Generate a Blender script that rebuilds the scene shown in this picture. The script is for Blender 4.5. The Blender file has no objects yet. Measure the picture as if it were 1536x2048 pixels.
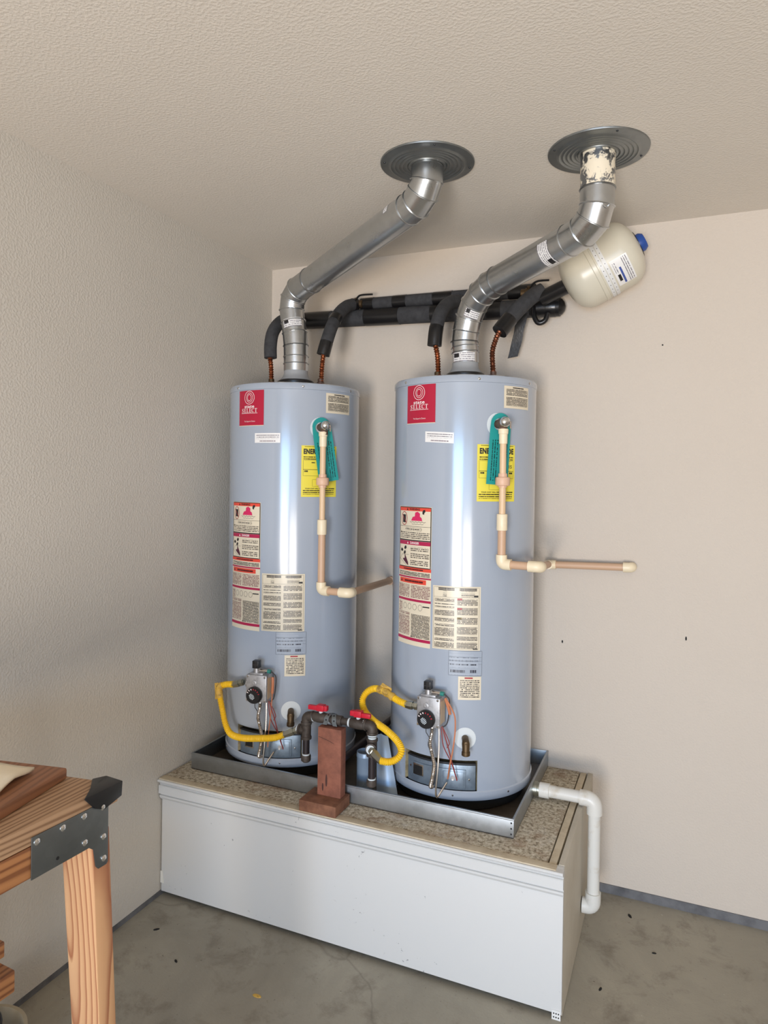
import bpy, bmesh, math, random
from mathutils import Vector, Matrix, Quaternion
random.seed(7)
PI = math.pi
scene = bpy.context.scene
COL = scene.collection
def S(r, g, b):
    def f(c):
        c /= 255.0
        return c/12.92 if c <= 0.04045 else ((c+0.055)/1.055)**2.4
    return (f(r), f(g), f(b), 1.0)

# ------------------------------------------------------------------ camera
cam_d = bpy.data.cameras.new('camera')
cam = bpy.data.objects.new('camera', cam_d); COL.objects.link(cam)
cam_d.sensor_fit = 'AUTO'; cam_d.sensor_width = 36.0
cam_d.lens = 1386.652 * 36.0 / 2048.0
cam_d.shift_y = -54.93 / 2048.0
cam_d.clip_start = 0.05
RIGHT = Vector((0.91866356, 0.39479694, 0.01387924))
DOWN = Vector((0.01589354, -0.00183221, -0.99987201))
FWD = Vector((-0.39472098, 0.91876658, -0.0079579))
m = Matrix((RIGHT, -DOWN, -FWD)).transposed().to_4x4()
m.translation = Vector((1.8116, -2.8313, 1.6037))
cam.matrix_world = m
scene.camera = cam
scene.view_settings.view_transform = 'Standard'
scene.view_settings.look = 'None'
scene.view_settings.gamma = 1.0
scene.view_settings.use_curve_mapping = False
scene.view_settings.exposure = -0.06

# ------------------------------------------------------------------ world and daylight
w = bpy.data.worlds.new('sky'); scene.world = w; w.use_nodes = True
w.node_tree.nodes['Background'].inputs[0].default_value = (0.62, 0.78, 1.0, 1)
w.node_tree.nodes['Background'].inputs[1].default_value = 1.0
def area(name, loc, target, sx, sy, power, color, spread=PI):
    l = bpy.data.lights.new(name, 'AREA'); l.shape = 'RECTANGLE'; l.size = sx; l.size_y = sy
    l.energy = power; l.color = color; l.spread = spread
    o = bpy.data.objects.new(name, l); COL.objects.link(o)
    o.location = loc
    o.rotation_euler = (Vector(target)-Vector(loc)).to_track_quat('-Z', 'Y').to_euler()
    return o
RX, FY, H = 4.6, -6.2, 2.592       # right wall, front (garage door) wall, ceiling
# narrow bay: daylight, sky above and sunlit drive below; wide bay: added fill lamps
area('daylight_sky_narrow_bay', (1.9, FY-0.05, 1.62), (1.7, -2.0, 0.0), 1.6, 0.9, 32, (0.34, 0.62, 1.0), math.radians(95))
area('daylight_drive_narrow_bay', (1.85, FY-0.05, 0.62), (1.7, -2.9, 2.75), 1.0, 1.1, 92, (1.0, 0.925, 0.85), math.radians(118))
area('fill_cool_wide_bay', (3.65, FY-0.05, 1.62), (2.4, -1.5, 0.0), 1.5, 0.9, 7, (0.40, 0.66, 1.0), math.radians(95))  # added cool fill lamp; the second bay is assumed
area('fill_warm_wide_bay', (3.65, FY-0.05, 0.62), (2.4, -2.9, 2.75), 1.5, 1.1, 40, (1.0, 0.925, 0.84), math.radians(118))  # added warm fill lamp in the assumed bay, aimed up at the ceiling

# ------------------------------------------------------------------ materials
MATS = {}
class N:
    def __init__(s, name):
        s.m = bpy.data.materials.new(name); s.m.use_nodes = True
        s.t = s.m.node_tree; s.b = s.t.nodes['Principled BSDF']
    def new(s, typ, **kw):
        n = s.t.nodes.new(typ)
        for k, v in kw.items(): setattr(n, k, v)
        return n
    def link(s, a, b): s.t.links.new(a, b)
    def mix(s, fac, a, b):
        n = s.new('ShaderNodeMix', data_type='RGBA')
        for sock, v in ((n.inputs[0], fac), (n.inputs[6], a), (n.inputs[7], b)):
            if hasattr(v, 'links') or hasattr(v, 'is_linked'): s.link(v, sock)
            else: sock.default_value = v
        return n.outputs[2]
    def math(s, op, a, b=None, clamp=False):
        n = s.new('ShaderNodeMath', operation=op, use_clamp=clamp)
        for sock, v in ((n.inputs[0], a), (n.inputs[1], b)):
            if v is None: continue
            if hasattr(v, 'is_linked'): s.link(v, sock)
            else: sock.default_value = v
        return n.outputs[0]
    def coord(s, scale=(1, 1, 1), kind='Object'):
        tc = s.new('ShaderNodeTexCoord'); mp = s.new('ShaderNodeMapping')
        mp.inputs['Scale'].default_value = scale
        s.link(tc.outputs[kind], mp.inputs[0]); return mp.outputs[0]
    def noise(s, vec, scale, detail=3, rough=0.55, dist=0.0):
        n = s.new('ShaderNodeTexNoise'); n.inputs['Scale'].default_value = scale
        n.inputs['Detail'].default_value = detail; n.inputs['Roughness'].default_value = rough
        n.inputs['Distortion'].default_value = dist
        s.link(vec, n.inputs['Vector']); return n.outputs['Fac']
    def ramp(s, fac, stops):
        n = s.new('ShaderNodeValToRGB'); e = n.color_ramp.elements
        while len(e) < len(stops): e.new(0.5)
        for k, (p, c) in enumerate(stops): e[k].position = p; e[k].color = c
        s.link(fac, n.inputs[0]); return n.outputs[0]
    def bump(s, h, strength, dist):
        n = s.new('ShaderNodeBump'); n.inputs['Strength'].default_value = strength
        n.inputs['Distance'].default_value = dist
        s.link(h, n.inputs['Height']); s.link(n.outputs[0], s.b.inputs['Normal'])
    def base(s, v):
        if hasattr(v, 'is_linked'): s.link(v, s.b.inputs['Base Color'])
        else: s.b.inputs['Base Color'].default_value = v
def mat(name, color, rough=0.5, metal=0.0, var=None, bump=None, coat=0.0, spec=None):
    if name in MATS: return MATS[name]
    n = N(name); n.b.inputs['Roughness'].default_value = rough; n.b.inputs['Metallic'].default_value = metal
    n.b.inputs['Coat Weight'].default_value = coat; n.b.inputs['Coat Roughness'].default_value = 0.12
    if spec is not None: n.b.inputs['Specular IOR Level'].default_value = spec
    c = color
    v = n.coord()
    if var:     # (scale, second colour, low, high)
        f = n.noise(v, var[0], 5, 0.6)
        f = n.ramp(f, [(var[2], (0, 0, 0, 1)), (var[3], (1, 1, 1, 1))])
        c = n.mix(f, color, var[1])
    n.base(c)
    if bump: n.bump(n.noise(v, bump[0], 3, 0.5), bump[1], bump[2])
    MATS[name] = n.m; return n.m
def wall_mat(name, color, dark, strength):
    n = N(name); v = n.coord(); n.b.inputs['Roughness'].default_value = 0.75
    n.b.inputs['Specular IOR Level'].default_value = 0.25
    f = n.noise(v, 2.2, 4, 0.6); f = n.ramp(f, [(0.35, (0, 0, 0, 1)), (0.75, (1, 1, 1, 1))])
    c = n.mix(n.math('MULTIPLY', f, 0.35), color, dark)
    n.base(c)
    a = n.noise(v, 135, 1.5, 0.45, 0.0); a = n.ramp(a, [(0.40, (0, 0, 0, 1)), (0.66, (1, 1, 1, 1))])
    n.bump(a, strength, 0.0024)
    MATS[name] = n.m; return n.m
M_LWALL = wall_mat('textured_drywall_side', S(208, 202, 192), S(200, 193, 182), 0.28)
M_BWALL = wall_mat('textured_drywall_end', S(207, 196, 183), S(201, 189, 175), 0.22)
M_CEIL = wall_mat('textured_ceiling', S(224, 217, 207), S(217, 209, 198), 0.24)

def floor_mat():
    n = N('stained_concrete'); v = n.coord()
    n.b.inputs['Roughness'].default_value = 0.7
    f1 = n.ramp(n.noise(v, 1.7, 6, 0.65, 0.6), [(0.3, (0, 0, 0, 1)), (0.7, (1, 1, 1, 1))])
    c = n.mix(f1, S(138, 132, 119), S(172, 165, 149))
    f2 = n.ramp(n.noise(v, 7, 6, 0.7, 0.3), [(0.52, (0, 0, 0, 1)), (0.72, (1, 1, 1, 1))])
    c = n.mix(n.math('MULTIPLY', f2, 0.65), c, S(104, 95, 82))
    f3 = n.ramp(n.noise(v, 60, 4, 0.7), [(0.66, (0, 0, 0, 1)), (0.70, (1, 1, 1, 1))])
    c = n.mix(n.math('MULTIPLY', f3, 0.7), c, S(84, 76, 66))
    f4 = n.ramp(n.noise(v, 38, 4, 0.6), [(0.70, (0, 0, 0, 1)), (0.76, (1, 1, 1, 1))])
    c = n.mix(n.math('MULTIPLY', f4, 0.6), c, S(205, 200, 190))
    vo = n.new('ShaderNodeTexVoronoi', feature='DISTANCE_TO_EDGE'); vo.inputs['Scale'].default_value = 0.55
    dv = n.new('ShaderNodeVectorMath', operation='ADD'); nn = n.new('ShaderNodeTexNoise'); nn.inputs['Scale'].default_value = 5
    n.link(v, nn.inputs['Vector']); sc = n.new('ShaderNodeVectorMath', operation='SCALE'); sc.inputs['Scale'].default_value = 0.18
    n.link(nn.outputs['Color'], sc.inputs[0]); n.link(v, dv.inputs[0]); n.link(sc.outputs[0], dv.inputs[1]); n.link(dv.outputs[0], vo.inputs['Vector'])
    cr = n.ramp(vo.outputs['Distance'], [(0.0, (1, 1, 1, 1)), (0.0022, (0, 0, 0, 1))])
    c = n.mix(n.math('MULTIPLY', cr, 0.3), c, S(80, 74, 66))
    n.base(c); n.bump(n.noise(v, 140, 4, 0.6), 0.25, 0.002)
    return n.m
M_FLOOR = floor_mat()
M_CURB = mat('curb_concrete', S(112, 112, 114), 0.8, var=(14, S(84, 84, 86), 0.4, 0.7), bump=(90, 0.4, 0.002))
def wood_mat(name, light, dark, axis, scale=1.0, rough=0.55, ring=1.0):
    n = N(name); n.b.inputs['Roughness'].default_value = rough
    sc = [26*scale, 26*scale, 26*scale]; sc[axis] = 1.4*scale
    v = n.coord(tuple(sc))
    wv = n.new('ShaderNodeTexWave', wave_type='BANDS', bands_direction='DIAGONAL')
    wv.inputs['Scale'].default_value = 0.9; wv.inputs['Distortion'].default_value = 5.5; wv.inputs['Detail'].default_value = 2.5
    wv.inputs['Detail Scale'].default_value = 0.7; n.link(v, wv.inputs['Vector'])
    f = n.ramp(wv.outputs['Fac'], [(0.15, (0, 0, 0, 1)), (0.62, (0.35, 0.35, 0.35, 1)), (0.9, (1, 1, 1, 1))])
    g = n.noise(v, 3.0, 5, 0.6)
    f = n.math('ADD', n.math('MULTIPLY', f, 0.75*ring), n.math('MULTIPLY', g, 0.3), True)
    n.base(n.mix(f, light, dark)); n.bump(f, 0.15, 0.001)
    MATS[name] = n.m; return n.m
def plain_sawn(name, light, dark):
    n = N(name); n.b.inputs['Roughness'].default_value = 0.32
    tc = n.new('ShaderNodeTexCoord'); mp = n.new('ShaderNodeMapping')
    mp.inputs['Location'].default_value = (0.047, 0.062, 0.0); mp.inputs['Rotation'].default_value = (math.radians(4.2), math.radians(1.5), 0)
    n.link(tc.outputs['Object'], mp.inputs[0])
    nz = n.new('ShaderNodeTexNoise'); nz.inputs['Scale'].default_value = 9; nz.inputs['Detail'].default_value = 2
    st = n.new('ShaderNodeVectorMath', operation='MULTIPLY'); st.inputs[1].default_value = (1, 1, 0.3); n.link(mp.outputs[0], st.inputs[0]); n.link(st.outputs[0], nz.inputs['Vector'])
    sc = n.new('ShaderNodeVectorMath', operation='SCALE'); sc.inputs['Scale'].default_value = 0.022; n.link(nz.outputs['Color'], sc.inputs[0])
    ad = n.new('ShaderNodeVectorMath', operation='ADD'); n.link(mp.outputs[0], ad.inputs[0]); n.link(sc.outputs[0], ad.inputs[1])
    wv = n.new('ShaderNodeTexWave', wave_type='RINGS', rings_direction='Z', wave_profile='SAW'); wv.inputs['Scale'].default_value = 22
    wv.inputs['Distortion'].default_value = 0.4; n.link(ad.outputs[0], wv.inputs['Vector'])
    f = n.ramp(wv.outputs['Fac'], [(0.0, (0, 0, 0, 1)), (0.55, (0.22, 0.22, 0.22, 1)), (0.88, (0.95, 0.95, 0.95, 1)), (1.0, (0.1, 0.1, 0.1, 1))])
    n.base(n.mix(f, light, dark)); MATS[name] = n.m; return n.m
M_PINE_Z = plain_sawn('varnished_pine_post', S(214, 168, 124), S(158, 98, 68)) if True else wood_mat('varnished_pine_leg', S(226, 172, 118), S(170, 92, 56), 2, 0.8, 0.3)
M_PINE_Y = wood_mat('varnished_pine_rail', S(190, 132, 84), S(126, 76, 46), 1, 1.6, 0.35)
M_GREYWOOD = wood_mat('weathered_fir_board', S(190, 154, 120), S(132, 98, 70), 1, 2.2, 0.6)
M_DARKWOOD = wood_mat('brown_stained_board', S(158, 108, 76), S(112, 72, 48), 1, 1.6, 0.5, 0.7)
M_REDWOOD = mat('redwood_block', S(150, 94, 74), 0.8, var=(24, S(112, 68, 54), 0.35, 0.75), bump=(120, 0.4, 0.002))
M_STAIN = mat('dark_wood_stain', S(74, 46, 40), 0.8)
M_REDWOOD2 = mat('redwood_block_dusty', S(138, 94, 70), 0.85, var=(30, S(106, 68, 50), 0.35, 0.7), bump=(120, 0.5, 0.002))
def particle():
    n = N('particle_board'); v = n.coord((1, 1, 1)); n.b.inputs['Roughness'].default_value = 0.85
    a = n.noise(v, 75, 4, 0.75); a = n.ramp(a, [(0.36, S(112, 100, 82)), (0.48, S(176, 164, 142)), (0.66, S(214, 206, 188))])
    b = n.ramp(n.noise(v, 5, 6, 0.7, 0.5), [(0.50, (0, 0, 0, 1)), (0.62, (1, 1, 1, 1))])
    c = n.mix(n.math('MULTIPLY', b, 0.55), a, S(128, 96, 70))
    d = n.ramp(n.noise(v, 8, 6, 0.75, 0.8), [(0.56, (0, 0, 0, 1)), (0.66, (1, 1, 1, 1))])
    c = n.mix(n.math('MULTIPLY', d, 0.5), c, S(212, 208, 198))
    n.base(c); n.bump(n.noise(v, 150, 3, 0.6), 0.5, 0.002); return n.m
M_PARTICLE = particle()
def scuffed_paint():
    n = N('white_painted_board'); v = n.coord(); n.b.inputs['Roughness'].default_value = 0.5
    a = n.noise(v, 55, 3, 0.6); b = n.noise(v, 5.5, 3, 0.6)
    k = n.math('MULTIPLY', n.ramp(a, [(0.66, (0, 0, 0, 1)), (0.69, (1, 1, 1, 1))]), n.ramp(b, [(0.56, (0, 0, 0, 1)), (0.64, (1, 1, 1, 1))]))
    n.base(n.mix(n.math('MULTIPLY', k, 0.75), S(212, 212, 210), S(92, 94, 100)))
    n.bump(n.noise(v, 60, 2, 0.5), 0.06, 0.002); return n.m
M_BOXPAINT = scuffed_paint()
M_BOXTAN = mat('beige_painted_edge', S(206, 192, 166), 0.6, var=(20, S(180, 162, 134), 0.45, 0.75))
M_BOXSIDE = mat('beige_grey_side_paint', S(196, 188, 172), 0.6, var=(5, S(186, 177, 160), 0.4, 0.7))
M_TANK = mat('grey_blue_enamel', S(166, 175, 188), 0.2, var=(3, S(160, 170, 184), 0.3, 0.8), bump=(7, 0.02, 0.004), coat=0.8)
M_HOOD = mat('grey_draft_hood', S(156, 158, 160), 0.5)
M_BLACK = mat('black_plastic', S(26, 26, 28), 0.35)
M_BLACKMATTE = mat('black_base', S(22, 22, 22), 0.8)
def galv(name, c1, c2, rough):
    n = N(name); v = n.coord(); n.b.inputs['Metallic'].default_value = 1.0
    vo = n.new('ShaderNodeTexVoronoi'); vo.inputs['Scale'].default_value = 60; n.link(v, vo.inputs['Vector'])
    f = n.new('ShaderNodeSeparateColor'); n.link(vo.outputs['Color'], f.inputs[0])
    g = n.noise(v, 9, 4, 0.6)
    k = n.math('ADD', n.math('MULTIPLY', f.outputs[0], 0.16), n.math('MULTIPLY', g, 0.8))
    n.base(n.mix(k, c1, c2))
    r = n.math('ADD', n.math('MULTIPLY', k, 0.16), rough); n.link(r, n.b.inputs['Roughness'])
    MATS[name] = n.m; return n.m
M_GALV = galv('galvanised_duct', S(186, 190, 192), S(214, 216, 218), 0.22)
M_FLANGE = galv('galvanised_flange', S(128, 132, 134), S(160, 164, 164), 0.36)
M_PAN = galv('galvanised_pan', S(150, 156, 160), S(188, 192, 196), 0.36)
M_PANFLOOR = mat('dirty_pan_floor', S(104, 95, 84), 0.4, 0.3, var=(8, S(66, 58, 50), 0.35, 0.7))
M_BRACKET = galv('galvanised_bracket', S(112, 118, 122), S(142, 148, 150), 0.4)
def peeling():
    n = N('galvanised_with_peeling_paint'); v = n.coord()
    k = n.ramp(n.noise(v, 26, 6, 0.7, 0.5), [(0.47, (0, 0, 0, 1)), (0.52, (1, 1, 1, 1))])
    n.base(n.mix(k, S(150, 154, 158), S(236, 224, 200))); n.link(n.math('SUBTRACT', 1.0, k), n.b.inputs['Metallic'])
    n.b.inputs['Roughness'].default_value = 0.4; return n.m
M_PEEL = peeling()
M_COPPER = mat('copper', S(190, 116, 78), 0.3, 1.0, var=(40, S(140, 78, 52), 0.4, 0.7))
M_COPPERDARK = mat('tarnished_copper', S(140, 88, 66), 0.42, 1.0, var=(40, S(104, 66, 50), 0.4, 0.7))
M_FOAM = mat('dark_foam_sleeve', S(62, 62, 64), 0.85, var=(40, S(48, 48, 50), 0.4, 0.7), bump=(200, 0.3, 0.001))
M_TAPE = mat('black_vinyl_tape', S(24, 23, 24), 0.28, bump=(60, 0.25, 0.002))
M_CREAM = mat('cream_cpvc', S(238, 222, 190), 0.4)
M_CPVC = mat('tan_cpvc_pipe', S(224, 192, 154), 0.42)
M_CPVCD = mat('pinkish_tan_cpvc_pipe', S(204, 168, 138), 0.45)
M_UNION = mat('pinkish_union_nut', S(222, 182, 154), 0.45)
M_PVC = mat('white_pvc', S(220, 218, 211), 0.35, var=(18, S(196, 184, 164), 0.58, 0.8))
M_IRON = mat('black_iron_pipe', S(86, 78, 72), 0.6, 0.4, var=(40, S(60, 52, 46), 0.4, 0.7), bump=(150, 0.4, 0.001))
M_IRONDARK = mat('dark_iron_nipple', S(58, 52, 54), 0.4, 0.5)
M_SEAL = mat('white_thread_tape', S(204, 212, 216), 0.6)
M_RED = mat('red_lever_plastic', S(196, 28, 50), 0.4)
M_YELLOW = mat('yellow_flex_coating', S(240, 196, 40), 0.42)
M_YTAG = mat('yellow_paper_tag', S(204, 164, 74), 0.6, var=(60, S(120, 92, 40), 0.5, 0.75))
M_NUT = mat('zinc_flare_nut', S(176, 178, 168), 0.35, 1.0)
M_CHROME = mat('chrome', S(222, 224, 226), 0.12, 1.0)
M_BRASS = mat('aged_brass', S(98, 80, 58), 0.5, 0.8)
M_RUSTY = mat('brown_valve_body', S(112, 88, 76), 0.5, 0.5)
M_ALU = mat('cast_aluminium', S(190, 190, 192), 0.42, 0.75, var=(70, S(160, 160, 162), 0.4, 0.7))
M_STEELTUBE = mat('bright_tube', S(206, 200, 194), 0.25, 1.0)
M_TEAL = mat('teal_tag_card', S(34, 152, 148), 0.5)
M_TEALCAP = mat('teal_cap', S(46, 130, 120), 0.45)
M_WHITEDISC = mat('white_gasket', S(214, 220, 222), 0.5)
M_DOORP = mat('blue_grey_door_steel', S(138, 154, 170), 0.36, 0.55, var=(30, S(112, 126, 140), 0.4, 0.7))
M_DARKSTEEL = mat('dark_steel', S(52, 54, 58), 0.5, 0.5)
M_INSUL = mat('yellowed_insulation', S(168, 156, 124), 0.9, var=(50, S(122, 108, 80), 0.4, 0.7))
M_WIRE_R = mat('red_wire', S(140, 56, 52), 0.5)
M_WIRE_O = mat('orange_wire', S(196, 122, 84), 0.5)
M_WIRE_D = mat('dark_wire', S(64, 60, 60), 0.5)
M_BEIGETANK = mat('beige_tank_enamel', S(214, 208, 190), 0.3)
M_BAND = mat('white_steel_band', S(226, 226, 224), 0.4)
M_BLUECAP = mat('blue_cap', S(34, 74, 150), 0.4)
M_SHEET = mat('pale_blue_sheet_steel', S(150, 168, 188), 0.4, 0.3)
M_CLOTH = mat('cream_cloth', S(236, 222, 196), 0.8, bump=(60, 0.3, 0.003))
M_BUCKET = mat('tan_plastic_bucket', S(176, 162, 136), 0.5)
M_CAULK = mat('white_shim', S(226, 224, 216), 0.6)
M_HOLE = mat('dark_hole', S(18, 18, 18), 0.8)
# paper and inks
P_CREAM, P_WHITE = S(226, 214, 190), S(236, 234, 232)
M_PCREAM = mat('cream_label_paper', P_CREAM, 0.32); M_PWHITE = mat('white_label_paper', P_WHITE, 0.32)
M_PRED = mat('crimson_label', S(178, 26, 58), 0.32); M_PYEL = mat('yellow_label', S(232, 216, 74), 0.4)
M_INK = mat('black_ink', S(34, 32, 34), 0.45); M_IORANGE = mat('orange_red_ink', S(226, 78, 60), 0.34)
M_IMAG = mat('magenta_ink', S(176, 34, 78), 0.34); M_IPINK = mat('pink_ink', S(212, 40, 96), 0.34)
M_IWHITE = mat('pale_print', S(240, 226, 224), 0.34); M_IRED = mat('red_ink', S(168, 40, 52), 0.36)
M_IPURPLE = mat('dark_maroon_ink', S(78, 30, 52), 0.4); M_IBLUE = mat('blue_ink', S(70, 90, 160), 0.4)
def print_mat(name, paper, ink, pitch, density=0.46, thick=0.52, su=260, vert=False, transparent_like=None):
    n = N(name); n.b.inputs['Roughness'].default_value = 0.32
    uv = n.new('ShaderNodeTexCoord'); sp = n.new('ShaderNodeSeparateXYZ'); n.link(uv.outputs['UV'], sp.inputs[0])
    U, V = (sp.outputs[1], sp.outputs[0]) if vert else (sp.outputs[0], sp.outputs[1])
    row = n.math('DIVIDE', V, pitch); fl = n.math('FLOOR', row); fr = n.math('FRACT', row)
    line = n.math('LESS_THAN', fr, thick)
    cb = n.new('ShaderNodeCombineXYZ'); n.link(n.math('MULTIPLY', U, su), cb.inputs[0]); n.link(n.math('MULTIPLY', fl, 7.31), cb.inputs[1])
    ns = n.new('ShaderNodeTexNoise'); ns.inputs['Scale'].default_value = 1.0; ns.inputs['Detail'].default_value = 3; ns.inputs['Roughness'].default_value = 0.8
    n.link(cb.outputs[0], ns.inputs['Vector'])
    wd = n.math('GREATER_THAN', ns.outputs['Fac'], density)
    n.base(n.mix(n.math('MULTIPLY', line, wd), paper, ink))
    MATS[name] = n.m; return n.m
INK = S(52, 46, 46)
M_TXT = print_mat('fine_print_on_cream', P_CREAM, INK, 0.0062)
M_TXTD = print_mat('dense_print_on_cream', P_CREAM, INK, 0.0046, 0.42, 0.6)
M_TXTR = print_mat('reddish_fine_print', P_CREAM, S(108, 52, 60), 0.0052, 0.44, 0.55)
M_TXTW = print_mat('grey_print_on_white', P_WHITE, S(120, 116, 124), 0.0072, 0.44, 0.4)
M_TXTY = print_mat('print_on_yellow', S(232, 216, 74), S(60, 56, 30), 0.0075, 0.42, 0.5)
M_TXTC = print_mat('print_on_clear_film', S(166, 175, 188), S(44, 48, 62), 0.0125, 0.5, 0.36)
M_TXTTEAL = print_mat('print_on_teal', S(34, 152, 148), S(16, 60, 64), 0.009, 0.46, 0.45, vert=True)
M_BARCODE = print_mat('barcode', S(166, 175, 188), S(40, 44, 60), 0.2, 0.45, 1.0, 700)
M_LINE_C = print_mat('print_line_on_cream', P_CREAM, INK, 10.0, 0.42, 1.0, 420)
M_LINE_W = print_mat('print_line_on_white', P_WHITE, S(130, 116, 124), 10.0, 0.46, 1.0, 420)
M_LINE_Y = print_mat('print_line_on_yellow', S(232, 216, 74), S(50, 46, 26), 10.0, 0.42, 1.0, 420)
M_LINE_O = print_mat('print_line_on_orange', S(226, 78, 60), S(90, 26, 26), 10.0, 0.42, 1.0, 420)
M_LINE_K = print_mat('print_line_on_black', S(26, 26, 28), S(190, 200, 206), 10.0, 0.40, 1.0, 420)
M_TXTTAN = print_mat('print_on_tan_card', S(196, 172, 138), S(110, 88, 66), 0.006, 0.5)

# ------------------------------------------------------------------ mesh helpers
def perp(d):
    d = Vector(d).normalized()
    a = Vector((0, 0, 1)) if abs(d.z) < 0.9 else Vector((1, 0, 0))
    u = d.cross(a).normalized(); return u, d.cross(u).normalized()
class G:
    def __init__(s): s.v = []; s.f = []; s.uv = {}
    def add(s, vs, fs, uvs=None):
        o = len(s.v); s.v += [Vector(p) for p in vs]; s.f += [tuple(i+o for i in f) for f in fs]
        if uvs:
            for i, q in enumerate(uvs): s.uv[o+i] = q
        return s
    def box(s, lo, hi, rot=None, piv=None):
        x0, y0, z0 = lo; x1, y1, z1 = hi
        vs = [Vector(p) for p in ((x0, y0, z0), (x1, y0, z0), (x1, y1, z0), (x0, y1, z0), (x0, y0, z1), (x1, y0, z1), (x1, y1, z1), (x0, y1, z1))]
        if rot is not None:
            pv = Vector(piv) if piv is not None else (Vector(lo)+Vector(hi))/2
            vs = [rot @ (p-pv) + pv for p in vs]
        return s.add(vs, [(0, 3, 2, 1), (4, 5, 6, 7), (0, 1, 5, 4), (1, 2, 6, 5), (2, 3, 7, 6), (3, 0, 4, 7)])
    def prism(s, poly, a, b, axis=0):
        # poly of (p,q) in the two other axes, extruded along axis from a to b
        n = len(poly)
        def mk(t, p, q): return {0: (t, p, q), 1: (p, t, q), 2: (p, q, t)}[axis]
        vs = [mk(a, *p) for p in poly] + [mk(b, *p) for p in poly]
        return s.add(vs, [tuple(range(n))[::-1], tuple(range(n, 2*n))] + [(i, (i+1) % n, n+(i+1) % n, n+i) for i in range(n)])
    def lathe(s, prof, n=24, org=(0, 0, 0), axis=(0, 0, 1), cap=True):
        d = Vector(axis).normalized(); u, w = perp(d); org = Vector(org); vs = []; fs = []
        for r, h in prof:
            for k in range(n):
                a = 2*PI*k/n; vs.append(org + d*h + (u*math.cos(a)+w*math.sin(a))*r)
        for i in range(len(prof)-1):
            for k in range(n):
                k2 = (k+1) % n; fs.append((i*n+k, i*n+k2, (i+1)*n+k2, (i+1)*n+k))
        if cap:
            if prof[0][0] > 1e-6: fs.append(tuple(range(n))[::-1])
            if prof[-1][0] > 1e-6: fs.append(tuple(range((len(prof)-1)*n, len(prof)*n)))
        return s.add(vs, fs)
    def tube(s, pts, r, n=12, cap=True):
        pts = [Vector(p) for p in pts]; L = len(pts)
        rad = r if isinstance(r, (list, tuple)) else [r]*L
        T = []
        for i in range(L):
            a = pts[max(i-1, 0)]; b = pts[min(i+1, L-1)]; t = b-a
            if t.length < 1e-9: t = T[-1] if T else Vector((0, 0, 1))
            T.append(t.normalized())
        u, w = perp(T[0]); vs = []; fs = []
        for i in range(L):
            if i:
                q = T[i-1].rotation_difference(T[i]); u = q @ u
                u = (u - T[i]*u.dot(T[i])).normalized()
            w = T[i].cross(u)
            for k in range(n):
                a = 2*PI*k/n; vs.append(pts[i] + (u*math.cos(a)+w*math.sin(a))*rad[i])
        for i in range(L-1):
            for k in range(n):
                k2 = (k+1) % n; fs.append((i*n+k, i*n+k2, (i+1)*n+k2, (i+1)*n+k))
        if cap: fs += [tuple(range(n))[::-1], tuple(range((L-1)*n, L*n))]
        return s.add(vs, fs)
    def xf(s, M):
        s.v = [M @ p for p in s.v]; return s
    def build(s, name, material, parent=None, bevel=0.0, sharp=35, seg=2):
        me = bpy.data.meshes.new(name); me.from_pydata([tuple(p) for p in s.v], [], s.f)
        if s.uv:
            ul = me.uv_layers.new(name='UVMap')
            for lp in me.loops: ul.data[lp.index].uv = s.uv.get(lp.vertex_index, (0, 0))
        bm = bmesh.new(); bm.from_mesh(me)
        if not s.uv: bmesh.ops.recalc_face_normals(bm, faces=bm.faces)
        if bevel:
            es = [e for e in bm.edges if len(e.link_faces) == 2 and e.calc_face_angle(0) > 0.5]
            bmesh.ops.bevel(bm, geom=es, offset=bevel, segments=seg, affect='EDGES', profile=0.6, clamp_overlap=True)
        bm.to_mesh(me); bm.free()
        me.shade_smooth(); me.set_sharp_from_angle(angle=math.radians(sharp))
        me.materials.append(material)
        o = bpy.data.objects.new(name, me); COL.objects.link(o)
        if parent is not None: o.parent = parent
        return o
def tag(o, label, cat, group=None):
    o['label'] = label; o['category'] = cat
    if group: o['group'] = group
    return o
def thing(name, label, cat, loc=(0, 0, 0), rz=0.0, group=None):
    o = bpy.data.objects.new(name, None); o.empty_display_size = 0.05; COL.objects.link(o)
    o.location = loc; o.rotation_euler = (0, 0, rz)
    return tag(o, label, cat, group)
def struct(o): o['kind'] = 'structure'; return o
def smooth_path(pts, step=0.01):
    pts = [Vector(p) for p in pts]; out = []
    for i in range(len(pts)-1):
        p0 = pts[max(i-1, 0)]; p1 = pts[i]; p2 = pts[i+1]; p3 = pts[min(i+2, len(pts)-1)]
        k = max(2, int((p2-p1).length/step))
        for j in range(k):
            t = j/k
            out.append(0.5*((2*p1)+(p2-p0)*t+(2*p0-5*p1+4*p2-p3)*t*t+(3*p1-p0-3*p2+p3)*t**3))
    out.append(pts[-1]); return out
def arc_len(p):
    L = [0.0]
    for i in range(1, len(p)): L.append(L[-1]+(p[i]-p[i-1]).length)
    return L
def ribbed(pts, r, pitch, depth, n=12, per=4):
    p = smooth_path(pts, pitch/per); L = arc_len(p)
    return G().tube(p, [r + depth*math.cos(2*PI*l/pitch) for l in L], n)
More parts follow.
